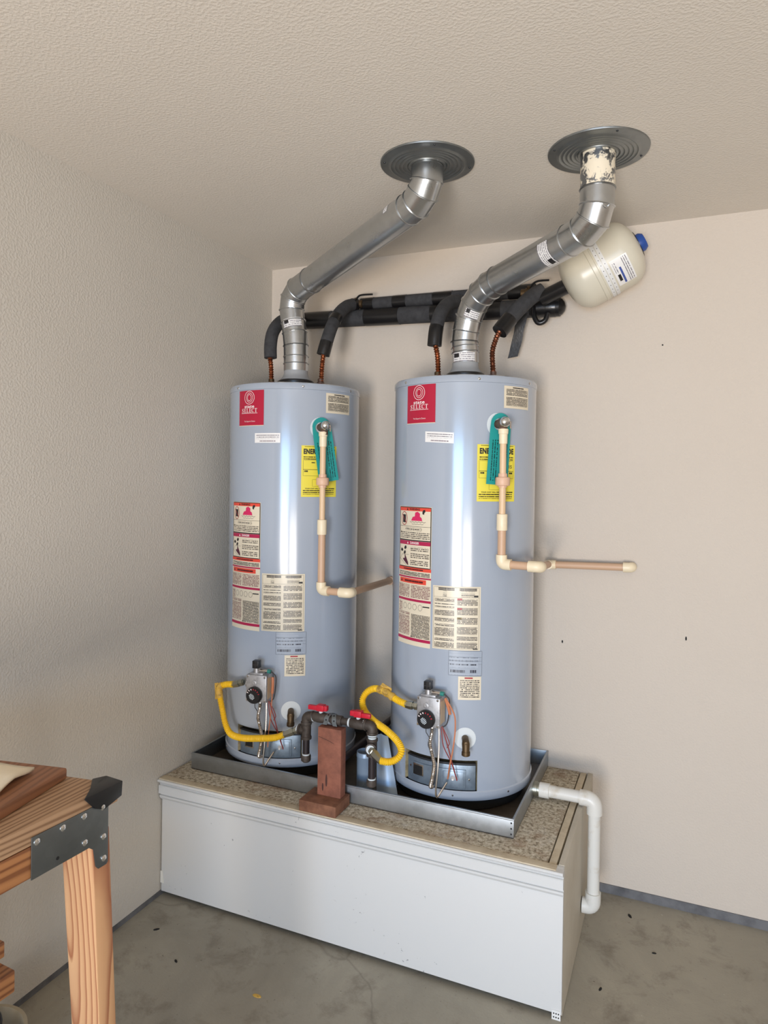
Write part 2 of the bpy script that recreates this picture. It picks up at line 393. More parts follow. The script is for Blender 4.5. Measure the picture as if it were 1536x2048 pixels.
def elbow_pts(p, din, dout, bend, arm_in, arm_out, n=7):
    """path entering along din, bending with radius bend at corner p, leaving along dout"""
    p = Vector(p); a = Vector(din).normalized(); b = Vector(dout).normalized()
    ang = a.angle(b); tl = bend*math.tan(ang/2)
    out = [p-a*(tl+arm_in)]
    for i in range(n+1):
        t = i/n
        # quadratic arc approximation through tangent points
        q = (p-a*tl)*(1-t)**2 + p*2*t*(1-t)*0.98 + (p+b*tl)*t**2 + p*0.02*2*t*(1-t)
        out.append(q)
    out.append(p+b*(tl+arm_out)); return out
_txt = {}
def text_flat(body, size, bold=0.0, spacing=1.0, xscale=1.0):
    key = (body, size, bold, spacing)
    if key not in _txt:
        cu = bpy.data.curves.new('lettering', 'FONT'); cu.body = body; cu.size = size; cu.offset = bold
        cu.space_character = spacing; cu.align_x = 'CENTER'; cu.align_y = 'CENTER'; cu.resolution_u = 3
        ob = bpy.data.objects.new('lettering', cu); COL.objects.link(ob); bpy.context.view_layer.update()
        me = bpy.data.meshes.new_from_object(ob.evaluated_get(bpy.context.evaluated_depsgraph_get()))
        _txt[key] = ([tuple(v.co[:2]) for v in me.vertices], [tuple(p.vertices) for p in me.polygons])
        bpy.data.objects.remove(ob); bpy.data.meshes.remove(me); bpy.data.curves.remove(cu)
    v, f = _txt[key]
    return [(x*xscale, y) for x, y in v], f

# ------------------------------------------------------------------ the room
T = 0.12
struct(G().box((-T, FY-T, -0.1), (RX+T, T, 0.0)).build('floor', M_FLOOR))
struct(G().box((-T, FY-T, 0.018), (0.0, T, H)).build('wall_left', M_LWALL))
struct(G().box((-0.0, 0.0, 0.034), (RX+T, T, H)).build('wall_back', M_BWALL))
struct(G().box((RX, FY-T, 0.0), (RX+T, 0.0, H)).build('wall_right', M_BWALL))
wf = G()
for lo, hi in (((0, 0), (1.1, H)), ((2.7, 0), (2.9, H)), ((4.4, 0), (RX, H)), ((1.1, 2.08), (2.7, H)), ((2.9, 2.08), (4.4, H))):
    wf.box((lo[0], FY-T, lo[1]), (hi[0], FY, hi[1]))
struct(wf.build('wall_front', M_BWALL))
struct(G().box((-T, FY-T, H), (RX+T, T, H+0.1)).build('ceiling', M_CEIL))
struct(G().box((0.0, -0.004, 0.0), (RX, 0.05, 0.034)).build('trim_1', M_CURB))
struct(G().box((-0.05, FY, 0.0), (0.003, 0.0, 0.018)).build('trim_2', M_CURB))
for (x, z, rw, rh) in ((1.382, 0.963, .003, .006), (1.835, 1.022, .003, .008), (1.736, 2.126, .003, .003), (0.66, 0.86, .003, .006)):
    g = G().lathe([(rw, 0), (rw, 0.0015), (0.0, 0.002)], 8, (0, 0, 0), (0, -1, 0)); g.xf(Matrix.Translation((x, 0.0, z)) @ Matrix.Diagonal((1, 1, rh/rw, 1)))
    g.build('nail_hole', M_HOLE, bpy.data.objects['wall_back'])

# ------------------------------------------------------------------ platform
BX, BY, BZ = 1.5075, -0.7335, 0.457
pf = thing('heater_platform', 'long white painted wooden platform carrying both water heaters', 'platform', (0.0, 0.0, 0.0))
G().box((0.006, BY, 0.018), (BX, BY+0.018, BZ-0.004)).build('front_panel', M_BOXPAINT, pf, 0.001)
G().box((BX-0.018, BY+0.0182, 0.002), (BX, -0.002, BZ-0.002)).build('side_panel', M_BOXSIDE, pf, 0.0015)
G().box((BX-0.046, BY+0.02, 0.01), (BX-0.024, -0.004, BZ-0.004)).build('edge_rail', M_BOXTAN, pf, 0.001)
G().box((0.004, BY+0.014, BZ-0.026), (BX-0.050, -0.003, BZ-0.003)).build('top_board', M_PARTICLE, pf, 0.001)
G().box((0.004, BY-0.018, BZ-0.012), (BX-0.020, BY+0.012, BZ-0.0005)).build('nosing_strip', M_BOXTAN, pf, 0.001)
prof = [(BY+0.0, BZ-0.004), (BY-0.024, BZ-0.004), (BY-0.026, BZ-0.006), (BY-0.026, BZ-0.011), (BY-0.022, BZ-0.013), (BY-0.014, BZ-0.019), (BY-0.010, BZ-0.027), (BY-0.016, BZ-0.0275),
        (BY-0.0185, BZ-0.030), (BY-0.0185, BZ-0.058), (BY-0.0075, BZ-0.0605), (BY-0.0070, BZ-0.066), (BY-0.0125, BZ-0.0675), (BY-0.0125, BZ-0.074), (BY-0.006, BZ-0.083), (BY, BZ-0.084)]
G().prism(prof, 0.004, BX+0.002, 0).build('moulding', M_BOXPAINT, pf, 0, 25)
g = G().box((BX-0.028, BY-0.0022, 0.0), (BX-0.002, BY-0.0002, 0.028)); plate = g.build('corner_plate', M_BAND, pf)
for ix in range(3):
    for iz in range(2):
        G().lathe([(0.0022, 0), (0.0022, 0.0006)], 8, (BX-0.022+ix*0.007, BY-0.0022, 0.008+iz*0.011), (0, -1, 0)).build('hole', M_HOLE, plate)
tag(G().add([(0.003, BY-0.002, 0.05), (0.02, BY-0.002, 0.05), (0.012, BY-0.002, 0.095), (0.003, BY-0.002, 0.095), (0.003, BY-0.0002, 0.05), (0.02, BY-0.0002, 0.05), (0.012, BY-0.0002, 0.095), (0.003, BY-0.0002, 0.095)],
       [(0, 1, 2, 3), (7, 6, 5, 4), (0, 4, 5, 1), (1, 5, 6, 2), (2, 6, 7, 3), (3, 7, 4, 0)]).build('paint_flake', M_CAULK), 'small white shim at the lower left corner of the platform', 'shim')

# ------------------------------------------------------------------ drain pan
PX0, PX1, PY0, PY1, PZ = 0.058, 1.334, -0.628, -0.004, 0.457
PH = 0.06
pan = thing('drain_pan', 'shallow galvanised drain pan under both water heaters', 'pan', (0, 0, 0))
G().box((PX0, PY0, PZ-0.0005), (PX1, PY1, PZ+0.0015)).build('pan_floor', M_PANFLOOR, pan)
def pan_side(lo, hi): return G().box(lo, hi).build('pan_side', M_PAN, pan, 0.0005)
pan_side((PX0, PY0, PZ), (PX1, PY0+0.002, PZ+PH)); pan_side((PX0, PY1-0.002, PZ), (PX1, PY1, PZ+PH))
pan_side((PX0, PY0+0.002, PZ), (PX0+0.002, PY1-0.002, PZ+PH)); pan_side((PX1-0.002, PY0+0.002, PZ), (PX1, PY1-0.002, PZ+PH))
for a, b in (((PX0-0.001, PY0-0.0015, PZ+PH-0.004), (PX1+0.001, PY0+0.006, PZ+PH+0.001)), ((PX1-0.006, PY0+0.006, PZ+PH-0.004), (PX1+0.0015, PY1, PZ+PH+0.001)),
             ((PX0-0.0015, PY0+0.006, PZ+PH-0.004), (PX0+0.006, PY1, PZ+PH+0.001))):
    G().box(a, b).build('folded_rim', M_PAN, pan, 0.001)
for k in range(3):
    G().lathe([(0.003, 0), (0.0022, 0.0012), (0, 0.0016)], 8, (PX1-0.008, PY0-0.0008, PZ+0.012+k*0.018), (0, -1, 0)).build('rivet', M_DARKSTEEL, pan)

# ------------------------------------------------------------------ water heaters
R0 = 0.264
def cm(x, z, off=0.0):     # arc metres / height -> point on the tank wall
    a = x/R0; return ((R0+off)*math.sin(a), -(R0+off)*math.cos(a), z)
def patch(t0, t1, z0, z1, off, material, name, parent, skew=0.0):
    x0, x1 = math.radians(t0)*R0, math.radians(t1)*R0
    return patch_x(x0, x1, z0, z1, off, material, name, parent, skew)
def patch_x(x0, x1, z0, z1, off, material, name, parent, skew=0.0):
    n = max(1, int(abs(x1-x0)/0.008)); vs = []; uv = []
    for i in range(n+1):
        x = x0+(x1-x0)*i/n; dz = skew*(x-x0)
        vs += [cm(x, z0+dz, off), cm(x, z1+dz, off)]; uv += [(x, z0), (x, z1)]
    return G().add(vs, [(2*i, 2*i+2, 2*i+3, 2*i+1) for i in range(n)], uv).build(name, material, parent)
def shape_x(poly, off, material, name, parent):   # flat outline bent onto the tank wall
    bm = bmesh.new(); f = bm.faces.new([bm.verts.new((x, z, 0)) for x, z in poly]); bmesh.ops.triangulate(bm, faces=[f])
    for _ in range(3):
        es = [e for e in bm.edges if e.calc_length() > 0.008]
        if not es: break
        bmesh.ops.subdivide_edges(bm, edges=es, cuts=1); bmesh.ops.triangulate(bm, faces=bm.faces[:])
    bm.verts.index_update(); vs = [(v.co.x, v.co.y) for v in bm.verts]; fs = [tuple(v.index for v in q.verts) for q in bm.faces]; bm.free()
    return G().add([cm(x, z, off) for x, z in vs], fs, vs).build(name, material, parent)
def stroke_x(pts, wd, off, material, name, parent, closed=False):
    out = []
    for i in range(len(pts) if closed else len(pts)-1):
        a, b = pts[i], pts[(i+1) % len(pts)]; k = max(1, int(math.hypot(b[0]-a[0], b[1]-a[1])/0.01))
        out += [(a[0]+(b[0]-a[0])*j/k, a[1]+(b[1]-a[1])*j/k) for j in range(k)]
    pts = out if closed else out+[pts[-1]]
    vs = []; fs = []; n = len(pts)
    for i in range(n):
        a = Vector(pts[(i-1) % n if closed else max(i-1, 0)]); b = Vector(pts[(i+1) % n if closed else min(i+1, n-1)])
        t = (b-a).normalized(); nx, nz = -t.y*wd/2, t.x*wd/2; x, z = pts[i]
        vs += [cm(x+nx, z+nz, off), cm(x-nx, z-nz, off)]
    m = n if closed else n-1
    for i in range(m): j = (i+1) % n; fs.append((2*i, 2*i+1, 2*j+1, 2*j))
    g = G().add(vs, fs, [(0, 0)]*len(vs)); return g.build(name, material, parent)
def text_x(body, cx, cz, size, off, material, name, parent, bold=0.0, spacing=1.0, xs=1.0, skew=0.0, fit=None):
    v, f = text_flat(body, size, bold, spacing, xs)
    if fit:
        w0 = max(p[0] for p in v)-min(p[0] for p in v); v = [(x*fit/w0, y) for x, y in v]
    return G().add([cm(cx+x, cz+y+skew*x, off) for x, y in v], f, [(0, 0)]*len(v)).build(name, material, parent)
def serif_x(word, x0, z0, adv, hgt, off, material, name, parent):
    def bar(a, b, c, d): return [(a, b), (c, b), (c, d), (a, d)]
    def ribbon_(pts):
        out = []
        for i in range(len(pts)-1):
            (xa, ya, wa), (xb, yb, wb) = pts[i], pts[i+1]; t = Vector((xb-xa, yb-ya)).normalized(); nx, ny = -t.y, t.x
            out.append([(xa+nx*wa/2, ya+ny*wa/2), (xa-nx*wa/2, ya-ny*wa/2), (xb-nx*wb/2, yb-ny*wb/2), (xb+nx*wb/2, yb+ny*wb/2)])
        return out
    E_ = [bar(.16, 0, .36, 1), bar(.02, 0, .80, .07), bar(.02, .93, .78, 1), bar(.36, .47, .60, .53), bar(.73, 0, .80, .24), bar(.71, .78, .78, 1), bar(.56, .36, .62, .64)]
    L_ = [bar(.16, 0, .36, 1), bar(.02, 0, .80, .07), bar(.02, .93, .50, 1), bar(.73, 0, .80, .28)]
    T_ = [bar(.34, 0, .54, 1), bar(.20, 0, .68, .06), bar(.02, .93, .86, 1), bar(.02, .74, .08, 1), bar(.80, .74, .86, 1)]
    C_ = ribbon_([(.44+.40*math.cos(a), .5+.47*math.sin(a), .07+.13*abs(math.cos(a/2+PI/2*0))**0 * max(0, -math.cos(a))) for a in [math.radians(42+276*k/16) for k in range(17)]]) + [bar(.72, .68, .78, 1)]
    S_ = ribbon_([(.70, .80, .06), (.60, .93, .07), (.40, .96, .07), (.20, .88, .12), (.17, .72, .18), (.34, .58, .21), (.56, .44, .21), (.68, .28, .18), (.62, .10, .12), (.40, .03, .07), (.20, .07, .07), (.10, .22, .06)]) + [bar(.69, .70, .75, 1), bar(.06, 0, .12, .30)]
    vs = []; fs = []
    for i, ch in enumerate(word):
        for q in {'E': E_, 'L': L_, 'T': T_, 'C': C_, 'S': S_}[ch]:
            o = len(vs); vs += [cm(x0+(i+x*.98)*adv, z0+y*hgt, off) for x, y in q]; fs.append(tuple(range(o, o+4)))
    return G().add(vs, fs, [(0, 0)]*len(vs)).build(name, material, parent)
def ell(cx, cz, rx, rz, n=28, a0=0, a1=2*PI):
    return [(cx+rx*math.cos(a0+(a1-a0)*k/n), cz+rz*math.sin(a0+(a1-a0)*k/n)) for k in range(n)]
def rad(t): return math.radians(t)*R0

def make_heater(loc, rz, label, right):
    h = thing('water_heater', label, 'water heater', loc, rz, 'pair of gas water heaters')
    z = lambda wz: wz-0.459        # template heights were taken above the garage floor
    # body: wall with a burner-door opening
    NS = 96; dth = 2*PI/NS; D0, D1 = -8, 8
    lev = [z(0.512), z(0.54), z(0.645), z(0.9), z(1.3), z(1.7), z(1.945)]
    g = G(); vs = []; fs = []
    for zz in lev:
        for k in range(NS): a = k*dth; vs.append((R0*math.sin(a), -R0*math.cos(a), zz))
    for i in range(len(lev)-1):
        for k in range(NS):
            kk = k if k < NS/2 else k-NS
            if i == 1 and D0 <= kk < D1: continue
            k2 = (k+1) % NS; fs.append((i*NS+k, i*NS+k2, (i+1)*NS+k2, (i+1)*NS+k))
    g.add(vs, fs); body = g.build('tank_jacket', M_TANK, h, 0, 60)
    G().lathe([(R0+0.0005, z(1.9385)), (R0+0.0024, z(1.940)), (R0+0.0024, z(1.957)), (R0-0.001, z(1.963)), (R0-0.012, z(1.967)), (0.075, z(1.974)), (0.0, z(1.974))], 96).build('top_lid', M_TANK, h, 0, 40)
    G().lathe([(R0-0.004, z(0.505)), (R0+0.002, z(0.508)), (R0+0.0035, z(0.515)), (R0+0.0035, z(0.536)), (R0, z(0.54)), (R0-0.01, z(0.54))], 96, cap=False).build('base_ring', M_TANK, h, 0, 40)
    G().lathe([(0.228, 0.0), (0.238, 0.006), (0.240, z(0.507)), (0.0, z(0.507))], 64).build('support_base', M_BLACKMATTE, h)
    for t in (-84, -35.5, 27, 75, 150, 210):
        a = math.radians(t); d = Vector((math.sin(a), -math.cos(a), 0))
        G().lathe([(0.0052, 0), (0.0048, 0.0018), (0.0025, 0.0034), (0, 0.0036)], 10, d*(R0+0.002)+Vector((0, 0, z(1.9495))), d).build('lid_screw', M_CHROME, h)
    for t in (-52, 12, 56):
        a = math.radians(t); d = Vector((math.sin(a), -math.cos(a), 0))
        G().lathe([(0.004, 0), (0.003, 0.0018), (0, 0.0022)], 8, d*(R0+0.0034)+Vector((0, 0, z(0.525))), d).build('base_screw', M_CHROME, h)
    # draft hood
    G().lathe([(0.074, 0), (0.076, 0.004), (0.076, 0.026), (0.068, 0.032), (0.05, 0.032)], 40, (0, 0, z(1.974))).build('hood_skirt', M_BLACK, h)
    G().lathe([(0.064, 0.032), (0.063, 0.036), (0.056, 0.044), (0.052, 0.052), (0.0495, 0.060), (0.0495, 0.085), (0.045, 0.085), (0.045, 0.034)], 40, (0, 0, z(1.974)), cap=False).build('draft_hood', M_HOOD, h)
    # ---- burner door recess
    t0, t1 = -30.0, 30.0
    def ring_patch(ta, tb, z0, z1, r, n=18):
        vs = []
        for i in range(n+1):
            a = math.radians(ta+(tb-ta)*i/n); vs += [(r*math.sin(a), -r*math.cos(a), z0), (r*math.sin(a), -r*math.cos(a), z1)]
        return G().add(vs, [(2*i, 2*i+2, 2*i+3, 2*i+1) for i in range(n)])
    dz0, dz1 = z(0.54), z(0.645)
    door = ring_patch(t0, t1, dz0, dz1, R0-0.03); 
    for a in (t0, t1):
        s, c = math.sin(math.radians(a)), -math.cos(math.radians(a))
        door.add([(R0*s, R0*c, dz0), ((R0-.03)*s, (R0-.03)*c, dz0), ((R0-.03)*s, (R0-.03)*c, dz1), (R0*s, R0*c, dz1)], [(0, 1, 2, 3)])
    for zz in (dz0, dz1):
        vs = []
        for i in range(19):
            a = math.radians(t0+(t1-t0)*i/18); vs += [(R0*math.sin(a), -R0*math.cos(a), zz), ((R0-.03)*math.sin(a), -(R0-.03)*math.cos(a), zz)]
        door.add(vs, [(2*i, 2*i+2, 2*i+3, 2*i+1) for i in range(18)])
    rec = door.build('door_recess', M_INSUL, h)
    def slab(ta, tb, z0, z1, ra, rb, material, name, parent, n=16, bev=0.001):
        vs = []; fs = []
        for i in range(n+1):
            a = math.radians(ta+(tb-ta)*i/n); s, c = math.sin(a), -math.cos(a)
            vs += [(ra*s, ra*c, z0), (rb*s, rb*c, z0), (rb*s, rb*c, z1), (ra*s, ra*c, z1)]
        for i in range(n):
            b = 4*i
            for q in range(4): q2 = (q+1) % 4; fs.append((b+q, b+q2, b+4+q2, b+4+q))
        fs += [(3, 2, 1, 0), (4*n, 4*n+1, 4*n+2, 4*n+3)]
        return G().add(vs, fs).build(name, material, parent, bev)
    bd = slab(-27.5, 29, z(0.541), z(0.626), R0-0.02, R0-0.004, M_DOORP, 'burner_door', h)
    slab(-27.5, 29, z(0.627), z(0.634), R0-0.02, R0-0.001, M_DARKSTEEL, 'door_lip', bd)
    slab(-21, 21.5, z(0.547), z(0.612), R0-0.006, R0+0.0, M_DOORP, 'raised_plate', bd)
    slab(-20, -12.5, z(0.572), z(0.602), R0-0.001, R0+0.0012, M_HOLE, 'sight_glass', bd, 4)
    slab(-21, -11.5, z(0.568), z(0.607), R0-0.001, R0+0.0006, M_STEELTUBE, 'glass_frame', bd, 4)
    slab(4, 20, z(0.549), z(0.604), R0-0.001, R0+0.0014, M_DOORP, 'igniter_cover', bd, 8)
    for t, zz in ((-24.5, 0.592), (24, 0.578)):
        a = math.radians(t); d = Vector((math.sin(a), -math.cos(a), 0))
        G().lathe([(0.0045, 0), (0.0035, 0.002), (0, 0.0025)], 8, d*(R0-0.005)+Vector((0, 0, z(zz))), d).build('door_screw', M_CHROME, bd)
    a = math.radians(12); d = Vector((math.sin(a), -math.cos(a), 0))
    G().lathe([(0.009, 0), (0.0075, 0.004), (0.005, 0.012), (0.003, 0.016), (0, 0.016)], 12, d*R0+Vector((0, 0, z(0.583))), d).build('igniter', M_PWHITE, bd)
    # ---- drain valve with gasket
    a = math.radians(20.5); d = Vector((math.sin(a), -math.cos(a), 0)); side = Vector((math.cos(a), math.sin(a), 0)); zz = z(0.722)
    vs = ell(rad(20.5), zz, 0.037, 0.037, 32); shape_x(vs, 0.0012, M_WHITEDISC, 'drain_gasket', h)
    p = d*(R0)+Vector((0, 0, zz))
    dv = G().tube([p, p+d*0.03, p+d*0.040+Vector((0, 0, -0.004)), p+d*0.045+Vector((0, 0, -0.014)), p+d*0.046+Vector((0, 0, -0.03))], [0.012, 0.012, 0.0135, 0.0125, 0.012], 14).build('drain_valve', M_BRASS, h)
    G().lathe([(0.014, 0), (0.0145, 0.003), (0.0145, 0.012), (0.0115, 0.014), (0.0115, 0.006)], 16, p+d*0.046+Vector((0, 0, -0.028)), (0, 0, -1)).build('hose_outlet', M_BRASS, dv)
    G().lathe([(0.006, 0), (0.006, 0.004), (0, 0.005)], 10, p+d*0.048, d).build('valve_stem', M_BRASS, dv)
    # ---- relief valve
    a = math.radians(42); d = Vector((math.sin(a), -math.cos(a), 0)); zz = z(1.797)
    shape_x(ell(rad(42)-0.004, zz-0.002, 0.036, 0.04, 32), 0.0012, M_WHITEDISC, 'relief_gasket', h)
    p = d*R0+Vector((0, 0, zz))
    rv = G().lathe([(0.015, 0.0), (0.015, 0.02), (0.018, 0.022), (0.018, 0.05), (0.014, 0.054)], 18, p, d).build('relief_valve', M_RUSTY, h)
    G().lathe([(0.017, 0), (0.0185, 0.004), (0.017, 0.012), (0.011, 0.018), (0, 0.020)], 20, p+d*0.047+Vector((0, 0, 0.004)), d).build('chrome_cap', M_CHROME, rv)
    q = p+d*0.062+Vector((0, 0, 0.004)); sd = Vector((math.cos(a), math.sin(a), 0))
    G().tube([q+sd*0.003, q+sd*0.012+d*0.006, q+sd*0.014+d*0.002+Vector((0, 0, -0.022))], 0.0028, 8).build('test_lever', M_STEELTUBE, rv)
    dk = 0.302-R0
    G().lathe([(0.0145, 0.0), (0.0145, 0.03)], 16, p+d*dk+Vector((0, 0, -0.0)), (0, 0, -1)).build('valve_outlet', M_RUSTY, rv)
    # ---- labels
    skew = -0.06 if right else 0.0
    rl = patch(-33.4, -5.6, z(1.800), z(1.936), 0.0010, M_PRED, 'brand_label', h)
    cx = rad(-20.5)
    patch_x(rad(-33.4), rad(-5.6), z(1.800), z(1.8022), 0.0013, M_PCREAM, 'label_edge', rl)
    for k, (rx, rzz, wd) in enumerate(((0.0252, 0.0248, 0.0019), (0.0160, 0.0178, 0.0016), (0.0100, 0.0120, 0.0017))):
        stroke_x(ell(cx+0.001*(k % 2), z(1.9085), rx, rzz), wd, 0.0015, M_IWHITE, 'target_ring', rl, True)
    text_x('state', cx, z(1.8745), 0.0165, 0.0015, M_IWHITE, 'logo_word', rl, 0.00035, 1.05, fit=0.051)
    serif_x('SELECT', cx-0.0415, z(1.8520), 0.0138, 0.0150, 0.0015, M_IWHITE, 'logo_word', rl)
    patch_x(cx-0.043, cx+0.041, z(1.8480), z(1.8495), 0.0015, M_IWHITE, 'underline', rl)
    text_x("The Expert's Choice", cx+0.002, z(1.8175), 0.0075, 0.0015, M_IWHITE, 'tagline', rl, fit=0.056)
    cl = patch(47.0, 73.8, z(1.854), z(1.931), 0.0010, M_PCREAM, 'care_label', h)
    patch(55, 67, z(1.9235), z(1.9275), .0014, M_LINE_C, 'heading', cl)
    patch(49, 72.4, z(1.898), z(1.921), 0.0014, M_TXTD, 'text_block', cl); patch(49, 72.4, z(1.863), z(1.893), 0.0014, M_TXTD, 'text_block', cl)
    wl = patch(-14, 9, z(1.735), z(1.772), 0.0010, M_PWHITE, 'notice_label', h, skew)
    patch(-12.5, 8, z(1.750), z(1.768), 0.0014, M_TXTW, 'text_block', wl, skew); patch(-9, 5, z(1.7395)+skew*rad(5), z(1.7435)+skew*rad(5), 0.0014, M_LINE_W, 'text_line', wl, skew)
    yl = patch(26.4, 58.0, z(1.532), z(1.727), 0.0010, M_PYEL, 'energy_label', h)
    yc = rad(42.2); yw = rad(58.0)-rad(26.4)
    text_x('ENERGYGUIDE', yc, z(1.7035), 0.0255, 0.0015, M_INK, 'heading', yl, 0.0014, 1.08, fit=0.130)
    patch_x(yc-yw/2+.012, yc+yw/2-.008, z(1.7220), z(1.7238), .0014, M_LINE_Y, 'text_line', yl)
    patch_x(yc-yw/2+0.008, yc-0.01, z(1.674), z(1.686), 0.0014, M_TXTY, 'text_block', yl); patch_x(yc+0.03, yc+yw/2-0.008, z(1.674), z(1.686), 0.0014, M_TXTY, 'text_block', yl)
    bx0, bx1 = yc-yw/2+0.007, yc+yw/2-0.007
    stroke_x([(bx0, z(1.612)), (bx1, z(1.612)), (bx1, z(1.671)), (bx0, z(1.671))], 0.0008, 0.0014, M_INK, 'frame_line', yl, True)
    stroke_x([(bx0, z(1.636)), (bx1, z(1.636))], 0.0016, 0.0014, M_INK, 'scale_line', yl)
    patch_x(bx0+.004, bx0+.018, z(1.6265), z(1.6325), .0014, M_LINE_Y, 'figure', yl); patch_x(bx1-.018, bx1-.004, z(1.6265), z(1.6325), .0014, M_LINE_Y, 'figure', yl)
    text_x('15', yc+0.0515, z(1.651), 0.0165, 0.0014, M_INK, 'figure', yl, 0.0003) if right else patch_x(yc-.034, yc-.02, z(1.660), z(1.664), .0014, M_LINE_Y, 'figure', yl)
    stroke_x([(yc-0.03, z(1.572)), (yc+0.03, z(1.572)), (yc+0.03, z(1.598)), (yc-0.03, z(1.598))], 0.0008, 0.0014, M_INK, 'frame_line', yl, True)
    text_x('YOUR COST WILL DEPEND ON', yc-0.012, z(1.5635), 0.0062, 0.0014, M_INK, 'text_line', yl, 0.0002, fit=0.092); patch_x(yc+.038, bx1-.002, z(1.5615), z(1.5655), .0014, M_LINE_Y, 'text_line', yl)
    patch_x(bx0, bx1-0.004, z(1.541), z(1.558), 0.0014, M_TXTY, 'text_block', yl)
    # tall warning label
    Z0, Z1 = z(1.018), z(1.508); X0, X1 = rad(-42.3), rad(-7.2); LH, LW = Z1-Z0, X1-X0
    wn = patch_x(X0, X1, Z0, Z1, 0.0010, M_PCREAM, 'warning_label', h)
    def bl(u0, u1, v0, v1, material, name, off=0.0014, sk=0.0): return patch_x(X0+u0*LW, X0+u1*LW, Z1-v1*LH, Z1-v0*LH, off, material, name, wn, sk)
    def bt(body, u, v, size, material, off=0.0018, bold=0.0003, xs=1.0): return text_x(body, X0+u*LW, Z1-v*LH, size, off, material, 'text_line', wn, bold, 1.0, xs)
    def tri(u, v, s, material, off=0.0018):
        x, zz = X0+u*LW, Z1-v*LH; shape_x([(x-s, zz-s*.8), (x+s, zz-s*.8), (x, zz+s)], off, material, 'hazard_triangle', wn)
    fr = [(X0+.02*LW, Z1-.438*LH), (X0+.98*LW, Z1-.438*LH), (X0+.98*LW, Z1-.006*LH), (X0+.02*LW, Z1-.006*LH)]
    def dens(pts, k=16):
        out = []
        for i in range(len(pts)):
            a, b = pts[i], pts[(i+1) % len(pts)]
            for j in range(k): out.append((a[0]+(b[0]-a[0])*j/k, a[1]+(b[1]-a[1])*j/k))
        return out
    stroke_x(dens(fr), 0.0034, 0.0013, M_INK, 'frame_line', wn, True)
    bl(.025, .975, .008, .032, M_IORANGE, 'warning_band'); bt('WARNING', .54, .0195, .0105, M_INK); tri(.32, .0195, .0045, M_INK)
    stroke_x(ell(X0+.20*LW, Z1-.088*LH, .0165, .0235), .0024, .0018, M_IRED, 'prohibition_ring', wn, True)
    bl(.145, .255, .060, .118, M_INK, 'fuel_can', .0015)
    stroke_x([(X0+.115*LW, Z1-.055*LH), (X0+.285*LW, Z1-.122*LH)], .002, .0019, M_IRED, 'prohibition_bar', wn)
    def pc(pts, material, name, u0, v0, s): return shape_x([(X0+u0*LW+x*s, Z1-v0*LH+y*s) for x, y in pts], .0016, material, name, wn)
    pc([(-1, -.5), (1, -.5), (.9, -.1), (.6, .1), (.62, .5), (.3, .3), (.2, .75), (0, .3), (-.25, .6), (-.3, .1), (-.7, 0)], M_IPINK, 'flame', .60, .075, .026)
    pc([(-.5, -.6), (.1, -.8), (.2, -.2), (.6, .1), (.5, .8), (.1, .3), (-.2, .7), (-.5, .2)], M_INK, 'figure', .80, .038, .011)
    stroke_x([(X0+(.40+.045*k)*LW, Z1-(.108+.006*(k % 2))*LH) for k in range(11)], .0012, .0017, M_INK, 'puddle', wn)
    stroke_x([(X0+(.46+.042*k)*LW, Z1-(.124+.004*(k % 2))*LH) for k in range(9)], .0010, .0017, M_INK, 'puddle', wn)
    stroke_x(dens([(X0+.02*LW, Z1-.143*LH), (X0+.98*LW, Z1-.143*LH)], 10)[:11], .0010, .0017, M_INK, 'rule_line', wn)
    bl(.25, .75, .152, .175, M_TXT, 'text_block'); bl(.06, .95, .182, .236, M_TXT, 'text_block'); tri(.08, .186, .004, M_INK)
    bl(.02, .98, .240, .248, M_INK, 'rule_band', .0015); bl(.025, .975, .249, .277, M_IMAG, 'danger_band'); bt('DANGER', .55, .263, .0105, M_IWHITE); tri(.34, .263, .0042, M_IWHITE)
    bl(.43, .93, .292, .325, M_TXT, 'text_block'); bl(.43, .95, .335, .372, M_TXT, 'text_block'); bl(.43, .92, .382, .420, M_TXT, 'text_block')
    pc([(-.7, -.3), (-.2, -.7), (.4, -.5), (.8, 0), (.4, .7), (0, .2), (-.3, .5)], M_INK, 'tap', .25, .300, .010)
    pc([(-1, -.4), (-.2, -.8), (.9, -.6), (.8, .2), (.2, .6), (-.5, .7)], M_INK, 'tap', .12, .318, .008); pc([(-.9, -.6), (.2, -.9), (.9, 0), (.3, .9), (-.6, .3)], M_INK, 'tap', .23, .335, .008)
    pc([(-.2, 1.2), (.3, .5), (1, -.6), (1.1, -1.3), (.5, -1.0), (-.7, -.2), (-.9, .1), (-.2, .2)], M_IPURPLE, 'hand', .25, .385, .0165)
    stroke_x([(X0+.05*LW, Z1-.385*LH), (X0+.13*LW, Z1-.352*LH), (X0+.38*LW, Z1-.350*LH)], .0008, .0016, M_INK, 'basin', wn)
    stroke_x([(X0+.05*LW, Z1-.385*LH), (X0+.30*LW, Z1-.428*LH)], .0008, .0016, M_INK, 'basin', wn)
    bl(.0, 1, .441, .464, M_IORANGE, 'warning_band', .0016); bl(.2, .8, .448, .457, M_LINE_O, 'text_line', .0018)
    bl(.03, .97, .470, .503, M_TXTD, 'text_block'); bl(0, 1, .506, .517, M_IMAG, 'rule_band'); bl(.06, .88, .521, .555, M_IORANGE, 'warning_band'); bl(.25, .8, .532, .545, M_LINE_O, 'text_line', .0018); tri(.13, .538, .0048, M_INK)
    bl(.01, .42, .566, .660, M_TXTR, 'text_block'); bl(.46, .98, .566, .660, M_TXTR, 'text_block'); bl(0, 1, .666, .683, M_IMAG, 'rule_band')
    for k in range(4): stroke_x(ell(X0+(.27+.155*k)*LW, Z1-.722*LH, .0088, .0105, 16), .0009, .0016, M_INK, 'step_diagram', wn, True)
